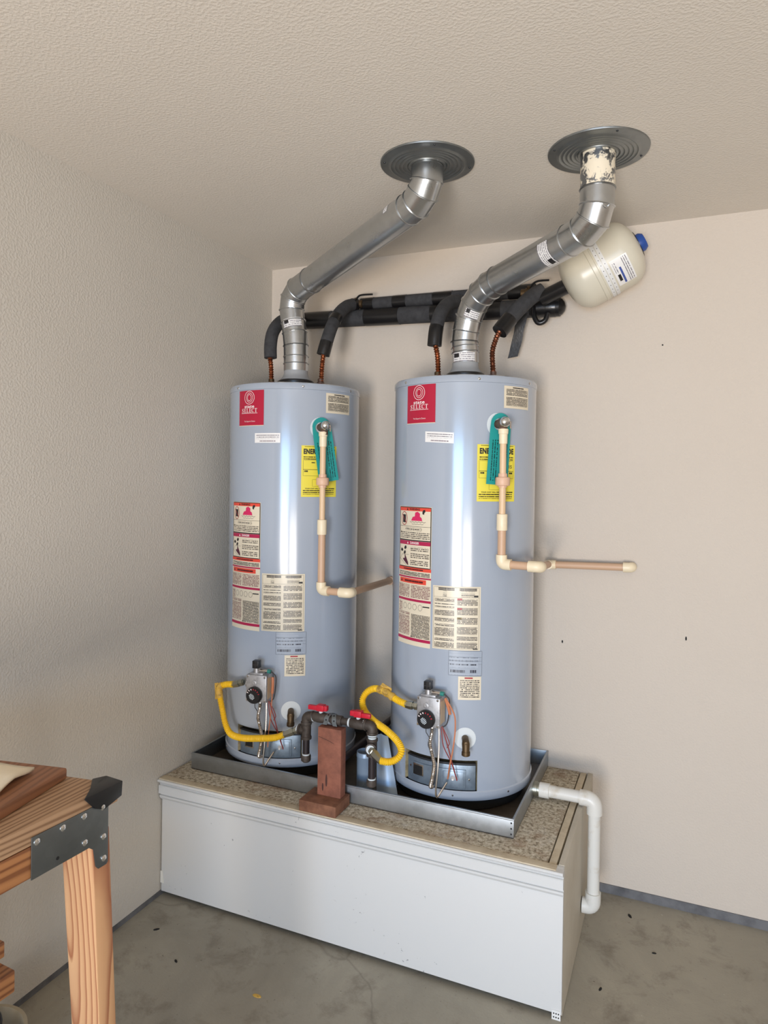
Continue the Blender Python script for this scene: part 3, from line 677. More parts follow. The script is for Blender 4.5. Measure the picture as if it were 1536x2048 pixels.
    bl(.03, .16, .695, .765, M_TXTR, 'text_block'); bl(.80, .97, .708, .716, M_INK, 'icon', .0016)
    bl(.01, .43, .790, .930, M_TXTR, 'text_block'); bl(.48, .98, .775, .940, M_TXTD, 'text_block'); bl(.02, .43, .768, .786, M_TXTR, 'text_block'); bl(0, 1, .946, .967, M_IMAG, 'rule_band'); tri(.49, .935, .0036, M_INK)
    # operating label
    X0b, X1b = rad(-5.4), rad(30.6); z0b, z1b = z(1.022), z(1.240); w_, h_ = X1b-X0b, z1b-z0b
    ol = patch_x(X0b, X1b, z0b, z1b, 0.0011, M_PCREAM, 'operating_label', h)
    def ob(u0, u1, v0, v1, material, name='text_block'): return patch_x(X0b+u0*w_, X0b+u1*w_, z1b-v1*h_, z1b-v0*h_, 0.0015, material, name, ol)
    stroke_x(dens([(X0b+.02*w_, z0b+.02*h_), (X0b+.97*w_, z0b+.02*h_), (X0b+.97*w_, z1b-.02*h_), (X0b+.02*w_, z1b-.02*h_)]), .0008, .0014, M_INK, 'frame_line', ol, True)
    ob(.12, .46, .028, .046, M_LINE_C, 'heading'); ob(.56, .92, .028, .046, M_LINE_C, 'heading'); ob(.12, .46, .052, .068, M_LINE_C, 'heading'); ob(.56, .92, .052, .068, M_LINE_C, 'heading')
    for k in range(4): ob(.22, .30, .075+.025*k, .088+.025*k, M_TXTD); ob(.60, .88, .075+.028*k, .088+.028*k, M_TXTD)
    ob(.86, .95, .135, .165, M_INK, 'icon')
    stroke_x(dens([(X0b+.02*w_, z1b-.175*h_), (X0b+.97*w_, z1b-.175*h_)], 8)[:9], .0006, .0015, M_INK, 'rule_line', ol)
    for v0, v1 in ((.20, .245), (.27, .29), (.32, .345), (.385, .47), (.50, .56), (.60, .64), (.66, .79), (.82, .86), (.885, .965)): ob(.045, .46, v0, v1, M_TXTD)
    for v0, v1 in ((.20, .30), (.33, .45), (.48, .59), (.63, .75), (.78, .85), (.875, .965)): ob(.52, .94, v0, v1, M_TXTD)
    if right:
        for v, mm in ((.185, M_IRED), (.335, M_IRED), (.485, M_INSUL)): patch_x(X0b+.52*w_, X0b+.62*w_, z1b-(v+.028)*h_, z1b-v*h_, .0018, mm, 'signal_word', ol)
    ob(.85, .95, .968, .985, M_INK, 'icon')
    # rating plate on clear film
    rp = patch(7.2, 32.4, z(0.935), z(1.021), 0.0009, M_TANK, 'rating_plate', h)
    xa, xb = rad(7.2), rad(32.4)
    stroke_x(dens([(xa+.001, z(.936)), (xb-.001, z(.936)), (xb-.001, z(1.020)), (xa+.001, z(1.020))]), .0007, .0012, M_INK, 'frame_line', rp, True)
    for zz in (.999, .986, .975): stroke_x(dens([(xa+.002, z(zz)), (xb-.002, z(zz))], 8)[:9], .0005, .0012, M_INK, 'rule_line', rp)
    patch_x(xa+.004, xb-.030, z(1.004), z(1.009), .0013, M_TXTC, 'text_block', rp); patch_x(xa+.004, xb-.010, z(.987), z(.998), .0013, M_TXTC, 'text_block', rp)
    patch_x(xa+.004, xb-.014, z(.963), z(.985), .0013, M_TXTC, 'text_block', rp)
    patch_x(xa+.008, xa+.058, z(.946), z(.955), .0013, M_BARCODE, 'barcode', rp); patch_x(xa+.075, xa+.096, z(.946), z(.956), .0013, M_BARCODE, 'barcode', rp)
    patch_x(xa+.004, xb-.008, z(.938), z(.943), .0013, M_TXTC, 'text_block', rp)
    cz = patch(14.8, 31.8, z(0.853), z(0.933), 0.0010, M_PCREAM, 'hazard_label', h)
    patch(19.5, 25.5, z(.9255), z(.9305), .0014, M_IRED, 'signal_word', cz); patch(16.2, 30.6, z(.860), z(.923), .0014, M_TXT, 'text_block', cz)
    # ---- gas control, built facing out at its own angle
    ct = math.radians(-2.0); cf = Matrix.Rotation(ct, 4, 'Z')       # local: x right, -y outwards
    def X(g): return g.xf(cf)
    kz0, kz1 = z(0.772), z(0.872); F = -0.335; W2 = 0.041
    gc = X(G().box((-W2, F, kz0), (W2, F+0.056, kz1))).build('gas_control', M_ALU, h, 0.003)
    X(G().lathe([(0.02, 0), (0.02, 0.03)], 20, (0, F+0.052, z(.825)), (0, 1, 0))).build('mounting_neck', M_ALU, gc)
    X(G().lathe([(0.010, 0), (0.0095, 0.002), (0.004, 0.0035), (0, 0.0025)], 16, (-0.008, F, z(.843)), (0, -1, 0))).build('face_boss', M_ALU, gc)
    for sx, sz in ((-.034, .866), (.034, .866), (-.036, .780), (.035, .779)):
        X(G().lathe([(0.0045, 0), (0.004, 0.0022), (0, 0.003)], 8, (sx, F, z(sz)), (0, -1, 0))).build('cover_screw', M_CHROME, gc)
    kb = X(G().lathe([(0.031, 0.002), (0.0315, 0.008), (0.029, 0.016), (0.0275, 0.018), (0, 0.018)], 36, (-0.004, F, z(.800)), (0, -1, 0))).build('dial_knob', M_BLACK, gc, 0, 40)
    for k in range(7):
        a = math.radians(20+k*22); r1, r2 = 0.0215, 0.027
        q = [(-0.004+math.cos(a+o)*rr, F-0.0184, z(.800)+math.sin(a+o)*rr) for o, rr in ((-.07, r1), (.07, r1), (.07, r2), (-.07, r2))]
        X(G().add(q, [(0, 1, 2, 3)])).build('dial_mark', M_IRED if k < 4 else M_IWHITE, kb)
    rt = math.radians(42)
    for k in range(5):
        wd_ = (0.012, 0.017, 0.019, 0.017, 0.012)[k]; yy = 0.009-0.0046*k; q = []
        for x, y in ((-wd_/2, yy), (wd_/2, yy), (wd_/2, yy+0.0026), (-wd_/2, yy+0.0026)):
            q.append((-0.008+x*math.cos(rt)-y*math.sin(rt), F-0.0185, z(.796)+x*math.sin(rt)+y*math.cos(rt)))
        X(G().add(q, [(0, 1, 2, 3)], [(0.03*k, 0), (0.03*k+wd_, 0), (0.03*k+wd_, .01), (0.03*k, .01)])).build('dial_lettering', M_LINE_K, kb)
    X(G().box((-0.030, F+0.008, kz1-0.002), (0.022, F+0.045, kz1+0.006))).build('top_plate', M_ALU, gc, 0.001)
    X(G().lathe([(0.012, 0), (0.012, 0.018), (0.009, 0.020), (0.009, 0.026)], 16, (-0.008, F+0.022, kz1+0.004))).build('pilot_post', M_ALU, gc)
    pk = X(G().box((-0.021, F+0.008, kz1+0.022), (0.004, F+0.034, kz1+0.050))).build('pilot_button', M_BLACK, gc, 0.002)
    X(G().box((-0.0205, F+0.0068, kz1+0.035), (0.0035, F+0.0081, kz1+0.0362))).build('cross_rib', M_WIRE_D, pk)
    X(G().box((-0.0091, F+0.0068, kz1+0.0225), (-0.0079, F+0.0081, kz1+0.0495))).build('cross_rib', M_WIRE_D, pk)
    X(G().tube([(0.004, F+0.028, kz1+0.011), (0.034, F+0.028, kz1+0.011)], 0.0065, 12)).build('thermocouple_stem', M_STEELTUBE, gc)
    X(G().tube([(0.033, F+0.028, kz1+0.011), (0.046, F+0.028, kz1+0.010)], 0.0075, 12)).build('teal_end_cap', M_TEALCAP, gc)
    X(G().box((W2-0.0002, F+0.010, kz0+0.012), (W2+0.0006, F+0.050, kz1-0.012))).build('side_sticker', M_TXTTAN, gc)
    X(G().lathe([(0.010, 0), (0.010, 0.006), (0.012, 0.007), (0.012, 0.012)], 6, (-W2, F+0.028, z(.829)), (-1, 0, 0))).build('inlet_boss', M_ALU, gc)
    def wire(pts, r, material, name, n=8): return X(G().tube(smooth_path(pts, 0.008), r, n)).build(name, material, h)
    # burner tube: corrugated aluminium
    p = [(0.006, F+0.026, kz0+0.002), (0.006, F+0.022, z(.745)), (0.002, F+0.018, z(.712)), (0.014, F+0.012, z(.672)), (0.020, F+0.012, z(.640)), (0.013, F+0.016, z(.600)), (0.004, F+0.022, z(.566)), (0.003, F+0.042, z(.556))]
    X(ribbed(p, 0.0062, 0.0052, 0.0009, 10)).build('burner_tube', M_STEELTUBE, h)
    wire([(0.030, F+0.026, kz0+0.002), (0.033, F+0.020, z(.70)), (0.032, F+0.012, z(.62)), (0.028, F+0.010, z(.56)), (0.030, F+0.016, z(.535)), (0.040, F+0.03, z(.552)), (0.052, F+0.050, z(.576))], 0.0034, M_STEELTUBE, 'pilot_tube')
    wire([(-0.016, F+0.028, kz0+0.002), (-0.018, F+0.030, z(.742)), (-0.004, F+0.028, z(.726)), (-0.010, F+0.030, z(.70)), (0.006, F+0.034, z(.66)), (0.012, F+0.040, z(.60)), (0.004, F+0.05, z(.56))], 0.0016, M_WIRE_D, 'sensor_wire')
    wire([(0.044, F+0.03, kz1+0.010), (0.060, F+0.036, kz1-0.004), (0.062, F+0.038, z(.84)), (0.056, F+0.040, z(.79)), (0.050, F+0.036, z(.775)), (0.042, F+0.03, z(.77))], 0.0022, M_WIRE_D, 'lead_wire')
    if right:
        wire([(0.048, F+0.036, kz1-0.004), (0.066, F+0.032, z(.845)), (0.082, F+0.036, z(.81)), (0.084, F+0.036, z(.76)), (0.078, F+0.034, z(.70)), (0.066, F+0.038, z(.64)), (0.052, F+0.06, z(.585))], 0.0026, M_WIRE_O, 'igniter_wire')
        wire([(0.048, F+0.036, kz1-0.006), (0.058, F+0.032, z(.845)), (0.066, F+0.034, z(.815))], 0.0052, M_WIRE_O, 'wire_boot')
    else:
        wire([(0.050, F+0.036, kz1-0.012), (0.052, F+0.034, z(.84)), (0.050, F+0.034, z(.80))], 0.0055, M_WIRE_O, 'wire_boot')
        wire([(0.050, F+0.034, z(.80)), (0.046, F+0.030, z(.72)), (0.040, F+0.028, z(.66)), (0.036, F+0.03, z(.60))], 0.0022, M_WIRE_O, 'igniter_wire')
    wire([(0.040, F+0.03, z(.772)), (0.050, F+0.03, z(.74)), (0.062, F+0.034, z(.70)), (0.074, F+0.044, z(.64)), (0.084, F+0.062, z(.588))], 0.0022, M_WIRE_R, 'red_lead')
    wire([(0.036, F+0.03, z(.772)), (0.042, F+0.03, z(.72)), (0.050, F+0.036, z(.69)), (0.072, F+0.05, z(.64)), (0.080, F+0.06, z(.60)), (0.084, F+0.062, z(.584))], 0.0018, M_WIRE_R, 'red_lead')
    wire([(0.040, F+0.03, z(.772)), (0.058, F+0.034, z(.735)), (0.064, F+0.036, z(.715)), (0.056, F+0.036, z(.70))], 0.0016, M_WIRE_R, 'red_lead')
    # water nipples
    for s in (-1, 1):
        a = math.radians(15)-rz; nx, ny = s*0.105*math.cos(a), s*0.105*math.sin(a)
        G().lathe([(0.016, 0), (0.016, 0.03), (0.012, 0.032), (0.012, 0.045)], 12, (nx, ny, z(1.968))).build('pipe_nipple', M_RUSTY if s > 0 else M_BRASS, h)
    return h
LC, RC = (0.334, -0.333), (1.052, -0.299)
hl = make_heater((LC[0], LC[1], 0.4588), math.radians(9.5), 'grey-blue gas water heater nearer the left wall corner', False)
hr = make_heater((RC[0], RC[1], 0.4588), 0.0, 'grey-blue gas water heater beside the white pan drain pipe', True)

# ------------------------------------------------------------------ vents
def miter_tube(pts, r, n=36):
    pts = [Vector(p) for p in pts]; D = [(pts[i+1]-pts[i]).normalized() for i in range(len(pts)-1)]
    u, w = perp(D[0]); rings = []
    for i in range(len(pts)):
        if i == 0: nrm = D[0]; d = D[0]
        elif i == len(pts)-1: nrm = D[-1]; d = D[-1]
        else: nrm = (D[i-1]+D[i]).normalized(); d = D[i-1]
        ring = []
        for k in range(n):
            a = 2*PI*k/n; o = (u*math.cos(a)+w*math.sin(a))*r
            ring.append(pts[i]+o-d*(o.dot(nrm)/d.dot(nrm)))
        rings.append(ring)
        if 0 < i < len(pts)-1:
            q = D[i-1].rotation_difference(D[i]); u = q @ u; w = q @ w
    return rings
def loft(rings):
    g = G(); n = len(rings[0])
    for i in range(len(rings)-1):
        g.add(rings[i]+rings[i+1], [(k, (k+1) % n, n+(k+1) % n, n+k) for k in range(n)])
    return g
def ring_bead(ring, c, grow, r):
    c = Vector(c); pts = [c+(p-c)*grow for p in ring]; pts.append(pts[0])
    return G().tube(pts, r, 6, False)
def strip_on_tube(c, axis, toward, r, half_ang, length, off=0.0006):
    """label wrapped on a straight tube: centred towards a direction, length along the axis"""
    d = Vector(axis).normalized(); t = Vector(toward); t = (t-d*t.dot(d)).normalized(); s = d.cross(t); vs = []; uv = []; n = 12
    for i in range(n+1):
        a = -half_ang+2*half_ang*i/n; o = (t*math.cos(a)+s*math.sin(a))*(r+off)
        vs += [Vector(c)+o-d*length/2, Vector(c)+o+d*length/2]; uv += [(a*r, 0), (a*r, length)]
    return G().add(vs, [(2*i, 2*i+2, 2*i+3, 2*i+1) for i in range(n)], uv)
CAMP = Vector((1.8116, -2.8313, 1.6037))
def vent(label, path, parts, seam_at, labels, paint_from=None):
    t = thing('vent_pipe', label, 'vent pipe', path[0], 0, 'flue vents rising to the ceiling')
    org = Vector(path[0]); P = [Vector(p)-org for p in path]; r = 0.0505
    rings = miter_tube(P, r)
    for name, a, b, mm in parts:
        o = loft(rings[a:b+1]).build(name, mm, t, 0, 20)
        for k in range(a, b+1):
            if k in seam_at: ring_bead(rings[k], P[k], 1.012, 0.0026).build('crimp_seam', M_GALV, o)
    return t, P
lv = [(0.334, -0.333, 2.045), (0.334, -0.333, 2.075), (0.333, -0.333, 2.105), (0.332, -0.333, 2.15), (0.326, -0.333, 2.205), (0.318, -0.333, 2.25), (0.310, -0.333, 2.30), (0.318, -0.337, 2.345), (0.352, -0.352, 2.378),
      (0.44, -0.404, 2.392), (0.955, -0.720, 2.470), (0.985, -0.739, 2.4745), (1.018, -0.758, 2.482), (1.048, -0.776, 2.505), (1.064, -0.786, 2.535), (1.065, -0.786, 2.592)]
t, P = vent('galvanised flue running from the left heater up to the left ceiling flange', lv,
     (('starting_collar', 0, 3, M_GALV), ('lower_elbow', 3, 9, M_GALV), ('straight_pipe', 9, 10, M_GALV), ('upper_elbow', 10, 15, M_GALV)), {1, 2, 3, 4, 5, 6, 7, 8, 9, 11, 12, 13, 14}, [])
def lab(t, P, i, frac, hang, ln, shift=0.0, turn=0.0, black=True):
    a, b = P[i], P[i+1]; d = (b-a).normalized(); c = a+(b-a)*frac
    tow = (CAMP-(Vector(t.location)+c)); tow = Quaternion(d, turn) @ tow
    o = strip_on_tube(c, d, tow, 0.0505, hang, ln).build('sticker', M_TXTW, t)
    if black: strip_on_tube(c+d*ln*0.18, d, Quaternion(d, -hang*0.62 if d.z > 0.5 else hang*.6) @ tow, 0.0505, hang*0.26, ln*0.42, 0.001).build('printed_mark', M_INK, o)
lab(t, P, 4, 0.7, 0.8, 0.036, turn=-0.1)
lab(t, P, 9, 0.955, 0.42, 0.022, turn=-1.25, black=False)
strip_on_tube((P[9]+P[10])/2, P[10]-P[9], Vector((0, -.2, 1)), 0.0505, 0.02, (P[10]-P[9]).length*0.98, 0.0012).build('lock_seam', M_FLANGE, t)
rvp = [(1.052, -0.299, 2.045), (1.051, -0.299, 2.085), (1.049, -0.299, 2.105), (1.047, -0.299, 2.125), (1.052, -0.300, 2.165), (1.066, -0.308, 2.215), (1.090, -0.324, 2.258), (1.124, -0.350, 2.288),
       (1.165, -0.381, 2.3065), (1.20, -0.407, 2.315), (1.445, -0.586, 2.353), (1.475, -0.608, 2.3575), (1.520, -0.641, 2.367), (1.553, -0.665, 2.392), (1.565, -0.674, 2.43), (1.566, -0.675, 2.478), (1.566, -0.675, 2.592)]
t, P = vent('galvanised flue from the right heater with a paint-splashed upper section', rvp,
     (('starting_collar', 0, 3, M_GALV), ('lower_elbow', 3, 9, M_GALV), ('straight_pipe', 9, 10, M_GALV), ('upper_elbow', 10, 15, M_GALV), ('painted_pipe', 15, 16, M_PEEL)), {1, 2, 3, 4, 5, 6, 7, 8, 9, 11, 12, 13, 14, 15}, [])
lab(t, P, 0, 0.45, 0.9, 0.034, turn=-0.15)
lab(t, P, 5, 0.55, 0.55, 0.034, turn=0.1)
lab(t, P, 9, 0.90, 0.9, 0.045, turn=0.1)
strip_on_tube((P[9]+P[10])/2, P[10]-P[9], Vector((-.1, -.3, 1)), 0.0505, 0.02, (P[10]-P[9]).length*0.98, 0.0012).build('lock_seam', M_FLANGE, t)
# elbow dimples
def dimple(t, c, d):
    G().lathe([(0.013, 0.0), (0.0135, 0.003), (0.010, 0.004), (0.006, 0.001), (0, 0.0)], 14, Vector(c)-Vector(t.location), d).build('dimple', M_GALV, t)
dimple(t, (1.5945, -0.709, 2.418), (0.62, -0.76, 0.1))
for (x, y, label) in ((1.065, -0.786, 'round galvanised ceiling flange above the sloping left flue'), (1.566, -0.675, 'round galvanised ceiling flange around the paint-splashed flue')):
    t = thing('ceiling_flange', label, 'flange', (x, y, H), 0, 'ceiling flanges of the two flues')
    prof = [(0.0515, -0.012), (0.058, -0.012)]
    for k in range(5): r = 0.060+0.0125*k; prof += [(r, -0.0085), (r+0.004, -0.0115), (r+0.0085, -0.0085)]
    prof += [(0.124, -0.006), (0.140, -0.006), (0.146, -0.0045), (0.147, -0.001), (0.147, 0.0)]
    G().lathe(prof, 64, cap=False).build('plate', M_FLANGE, t, 0, 50)
    for k in range(4):
        a = k*PI/2+0.5; G().lathe([(0.004, 0), (0.003, 0.002), (0, 0.0025)], 8, (0.134*math.cos(a), 0.134*math.sin(a), -0.006), (0, 0, -1)).build('screw', M_DARKSTEEL, t)

# ------------------------------------------------------------------ water lines
def riser(label, copper, sleeve, r_s, mat_c, tape=()):
    t = thing('insulated_water_line', label, 'water line', copper[0], 0, 'insulated water lines on the heaters')
    o = Vector(copper[0]); c = [Vector(p)-o for p in copper]; s = [Vector(p)-o for p in sleeve]
    ribbed(c + [s[0]+(s[1]-s[0])*0.3], 0.0092, 0.0098, 0.0016, 12, 5).build('copper_connector', mat_c, t)
    p = smooth_path(s, 0.012); G().tube(p, r_s, 20).build('foam_sleeve', M_FOAM, t)
    L = arc_len(p)
    for a, b in tape:
        seg = [q for q, l in zip(p, L) if a*L[-1] <= l <= b*L[-1]]
        if len(seg) > 1: G().tube(seg, r_s+0.0012, 20).build('tape_wrap', M_TAPE, t)
    return t
riser('insulated water line curving up between left wall and left flue', [(0.233, -0.36, 1.985), (0.230, -0.36, 2.062), (0.224, -0.36, 2.106)],
      [(0.227, -0.36, 2.102), (0.223, -0.355, 2.157), (0.218, -0.33, 2.215), (0.208, -0.26, 2.272), (0.198, -0.16, 2.314), (0.209, -0.075, 2.330), (0.235, -0.05, 2.325)], 0.0265, M_COPPER, ())
riser('insulated water line on the left heater, right of its flue', [(0.438, -0.306, 1.985), (0.441, -0.306, 2.06), (0.447, -0.305, 2.115)],
      [(0.445, -0.305, 2.111), (0.455, -0.295, 2.164), (0.456, -0.25, 2.241), (0.452, -0.18, 2.309), (0.457, -0.11, 2.357), (0.474, -0.06, 2.374)], 0.0265, M_COPPER, ((0.0, 0.17), (0.42, 0.55), (0.9, 1.0)))
riser('insulated water line on the right heater, left of its flue', [(0.954, -0.326, 1.985), (0.95, -0.326, 2.069), (0.94, -0.325, 2.117)],
      [(0.936, -0.325, 2.114), (0.94, -0.32, 2.175), (0.941, -0.28, 2.241), (0.941, -0.2, 2.299), (0.955, -0.12, 2.333), (0.975, -0.06, 2.337)], 0.0265, M_COPPER, ((0.0, 0.20),))
riser('insulated water line leading up toward the expansion tank', [(1.153, -0.272, 1.985), (1.152, -0.272, 2.016), (1.148, -0.27, 2.086), (1.157, -0.26, 2.134), (1.167, -0.25, 2.164)],
      [(1.169, -0.25, 2.166), (1.201, -0.22, 2.22), (1.236, -0.18, 2.274), (1.271, -0.14, 2.319), (1.304, -0.12, 2.342)], 0.030, M_COPPERDARK, ((0.0, 0.30),))
def header(label, a, b, r, bands, cap_right):
    a, b = Vector(a), Vector(b); t = thing('wall_water_pipe', label, 'water pipe', a, 0, 'insulated pipes along the back wall')
    d = b-a; n = 24
    G().tube([d*k/n for k in range(n+1)], r, 24).build('foam_sleeve', M_FOAM, t)
    for u, v in bands: G().tube([d*u, d*(u*.5+v*.5), d*v], r+0.0014, 24).build('tape_wrap', M_TAPE, t)
    if cap_right:
        u = d.normalized(); G().tube([d*0.955, d*0.985, d+u*0.008, d+u*0.018, d+u*0.022], [r+.002, r+.003, r*0.85, r*.5, r*.1], 20).build('taped_end', M_TAPE, t)
    return t
lo = header('lower black insulated pipe along the back wall with taped end', (0.2, -0.05, 2.324), (1.36, -0.05, 2.291), 0.0365,
       ((0.0, 0.13), (0.275, 0.415), (0.54, 0.585), (0.75, 0.80), (0.90, 1.0)), True)
up = header('upper thinner black insulated pipe along the back wall', (0.494, -0.042, 2.376), (1.261, -0.042, 2.366), 0.0265,
       ((0.0, 0.08), (0.20, 0.28), (0.44, 0.55), (0.86, 1.0)), False)
def lever(label, body_c, pts, along):
    t = thing('shutoff_valve', label, 'valve', body_c, 0, 'shutoff valves on the insulated pipes')
    o = Vector(body_c); d = Vector(along).normalized()
    G().lathe([(0.013, -0.03), (0.017, -0.028), (0.017, -0.012), (0.021, -0.008), (0.021, 0.008), (0.017, 0.012), (0.017, 0.028), (0.013, 0.03)], 12, (0, 0, 0), d).build('valve_body', M_BRASS, t)
    G().lathe([(0.007, 0), (0.007, 0.028)], 10, (0, 0, 0), (Vector(pts[0])-o)).build('stem', M_BRASS, t)
    G().tube(smooth_path([Vector(p)-o for p in pts], 0.006), 0.0042, 8).build('lever_handle', M_BLACK, t)
lever('black levered shutoff valve right of the left flue', (0.479, -0.062, 2.374), [(0.480, -0.072, 2.392), (0.485, -0.075, 2.396), (0.498, -0.08, 2.405), (0.52, -0.085, 2.4065), (0.567, -0.09, 2.403)], (1, 0, 0))
lever('black levered shutoff valve half hidden behind the right flue', (1.240, -0.075, 2.350), [(1.243, -0.085, 2.362), (1.255, -0.09, 2.376), (1.28, -0.1, 2.386), (1.326, -0.11, 2.383)], (1, 0, 0))
def ribbon(pts, width_dir, wd, th=0.0016):
    p = smooth_path(pts, 0.01); wv = Vector(width_dir).normalized()*wd/2; g = G(); vs = []; fs = []
    for i, q in enumerate(p):
        tw = wv*(1+0.04*math.sin(i*0.8)); nn = Vector((0, -1, 0.15))*th
        vs += [q-tw, q+tw, q+tw+nn, q-tw+nn]
    for i in range(len(p)-1):
        b = 4*i
        for k in range(4): k2 = (k+1) % 4; fs.append((b+k, b+k2, b+4+k2, b+4+k))
    fs += [(3, 2, 1, 0), tuple(4*(len(p)-1)+k for k in range(4))]
    return g.add(vs, fs)
tag(ribbon([(1.222, -0.09, 2.262), (1.209, -0.083, 2.215), (1.194, -0.07, 2.155), (1.178, -0.062, 2.10)], (1, 0, 0.15), 0.042).build('loose_tape_strip', M_TAPE, None, 0, 60),
    'loose strip of black tape hanging down below the insulated pipe', 'tape')
tag(G().tube(smooth_path([(1.262, -0.085, 2.290), (1.268, -0.09, 2.25), (1.284, -0.09, 2.225), (1.308, -0.088, 2.232), (1.320, -0.085, 2.262)], .005), 0.010, 14).build('tape_loop', M_TAPE),
    'small bunched loop of black tape under the taped pipe end', 'tape')
# expansion tank
TA, TB = Vector((1.393, -0.145, 2.340)), Vector((1.653, -0.145, 2.473))
ax = (TB-TA).normalized(); TL = (TB-TA).length
et = thing('expansion_tank', 'beige expansion tank strapped to the wall behind the right flue', 'expansion tank', TA)
rt = 0.122
prof = [(0.0, 0.0)] + [(rt*math.sin(a)**0.75, 0.075*(1-math.cos(a))) for a in [PI/2*k/10 for k in range(1, 11)]]
prof += [(rt, 0.11), (rt+0.003, 0.112), (rt+0.003, 0.126), (rt, 0.128)]
prof += [(rt*math.cos(a)**0.75 if a < PI/2-1e-6 else 0.0, TL-0.072+0.072*math.sin(a)) for a in [PI/2*k/10 for k in range(0, 11)]]
G().lathe(prof, 56, (0, 0, 0), ax).build('tank_shell', M_BEIGETANK, et, 0, 40)
for off in (0.134, 0.149):
    bd = G().lathe([(rt+0.0004, off), (rt+0.002, off), (rt+0.002, off+0.013), (rt+0.0004, off+0.013)], 56, (0, 0, 0), ax, False).build('strap_band', M_BAND, et)
    tw = (CAMP-TA); tw = (tw-ax*tw.dot(ax)).normalized(); sd = ax.cross(tw)
    for k in range(-6, 7):
        a = k*0.17; dd = tw*math.cos(a)+sd*math.sin(a)
        G().lathe([(0.0016, 0), (0.0016, 0.0004)], 6, ax*(off+0.0065)+dd*(rt+0.0019), dd).build('strap_hole', M_DARKSTEEL, bd)
def tank_label(a0, a1, l0, l1, off, mm, name, par):
    tw = (CAMP-TA); tw = (tw-ax*tw.dot(ax)).normalized(); sd = ax.cross(tw); vs = []; uv = []; n = 10
    for i in range(n+1):
        a = a0+(a1-a0)*i/n; dd = tw*math.cos(a)+sd*math.sin(a)
        vs += [ax*l0+dd*(rt+off), ax*l1+dd*(rt+off)]; uv += [(a*rt, l0), (a*rt, l1)]
    return G().add(vs, [(2*i, 2*i+2, 2*i+3, 2*i+1) for i in range(n)], uv).build(name, mm, par)
SG = 1.0 if ax.cross((CAMP-TA).normalized()).z < 0 else -1.0
def tl(a0, a1, l0, l1, off, mm, name, par): return tank_label(SG*a0, SG*a1, l0, l1, off, mm, name, par)
el = tl(0.02, 0.92, 0.168, 0.232, 0.0008, M_PWHITE, 'paper_label', et)
tl(0.06, 0.90, 0.206, 0.228, 0.0012, M_TXTW, 'text_block', el); tl(0.50, 0.74, 0.176, 0.186, 0.0012, M_INK, 'logo_block', el)
tl(0.30, 0.88, 0.190, 0.197, 0.0012, M_IBLUE, 'heading_block', el); tl(0.12, 0.45, 0.174, 0.186, 0.0012, M_TXTW, 'text_block', el)
G().lathe([(0.048, TL-0.010), (0.048, TL-0.001), (0.0, TL-0.001)], 24, (0, 0, 0), ax).build('end_plate', M_BLACK, et)
G().lathe([(0.0, TL-0.002), (0.034, TL-0.002), (0.034, TL+0.012), (0.026, TL+0.024), (0.0, TL+0.026)], 20, (0, 0, 0), ax).build('valve_cap', M_BLUECAP, et, 0, 40)
G().tube([Vector((1.300, -0.12, 2.312))-TA, Vector((1.344, -0.13, 2.326))-TA, ax*0.012], 0.029, 20).build('taped_connection', M_TAPE, et)
G().tube([ax*0.146+Vector((0, 0.10, 0.06)), ax*0.146+Vector((0, 0.144, 0.07))], 0.012, 8).build('wall_tab', M_BAND, et)
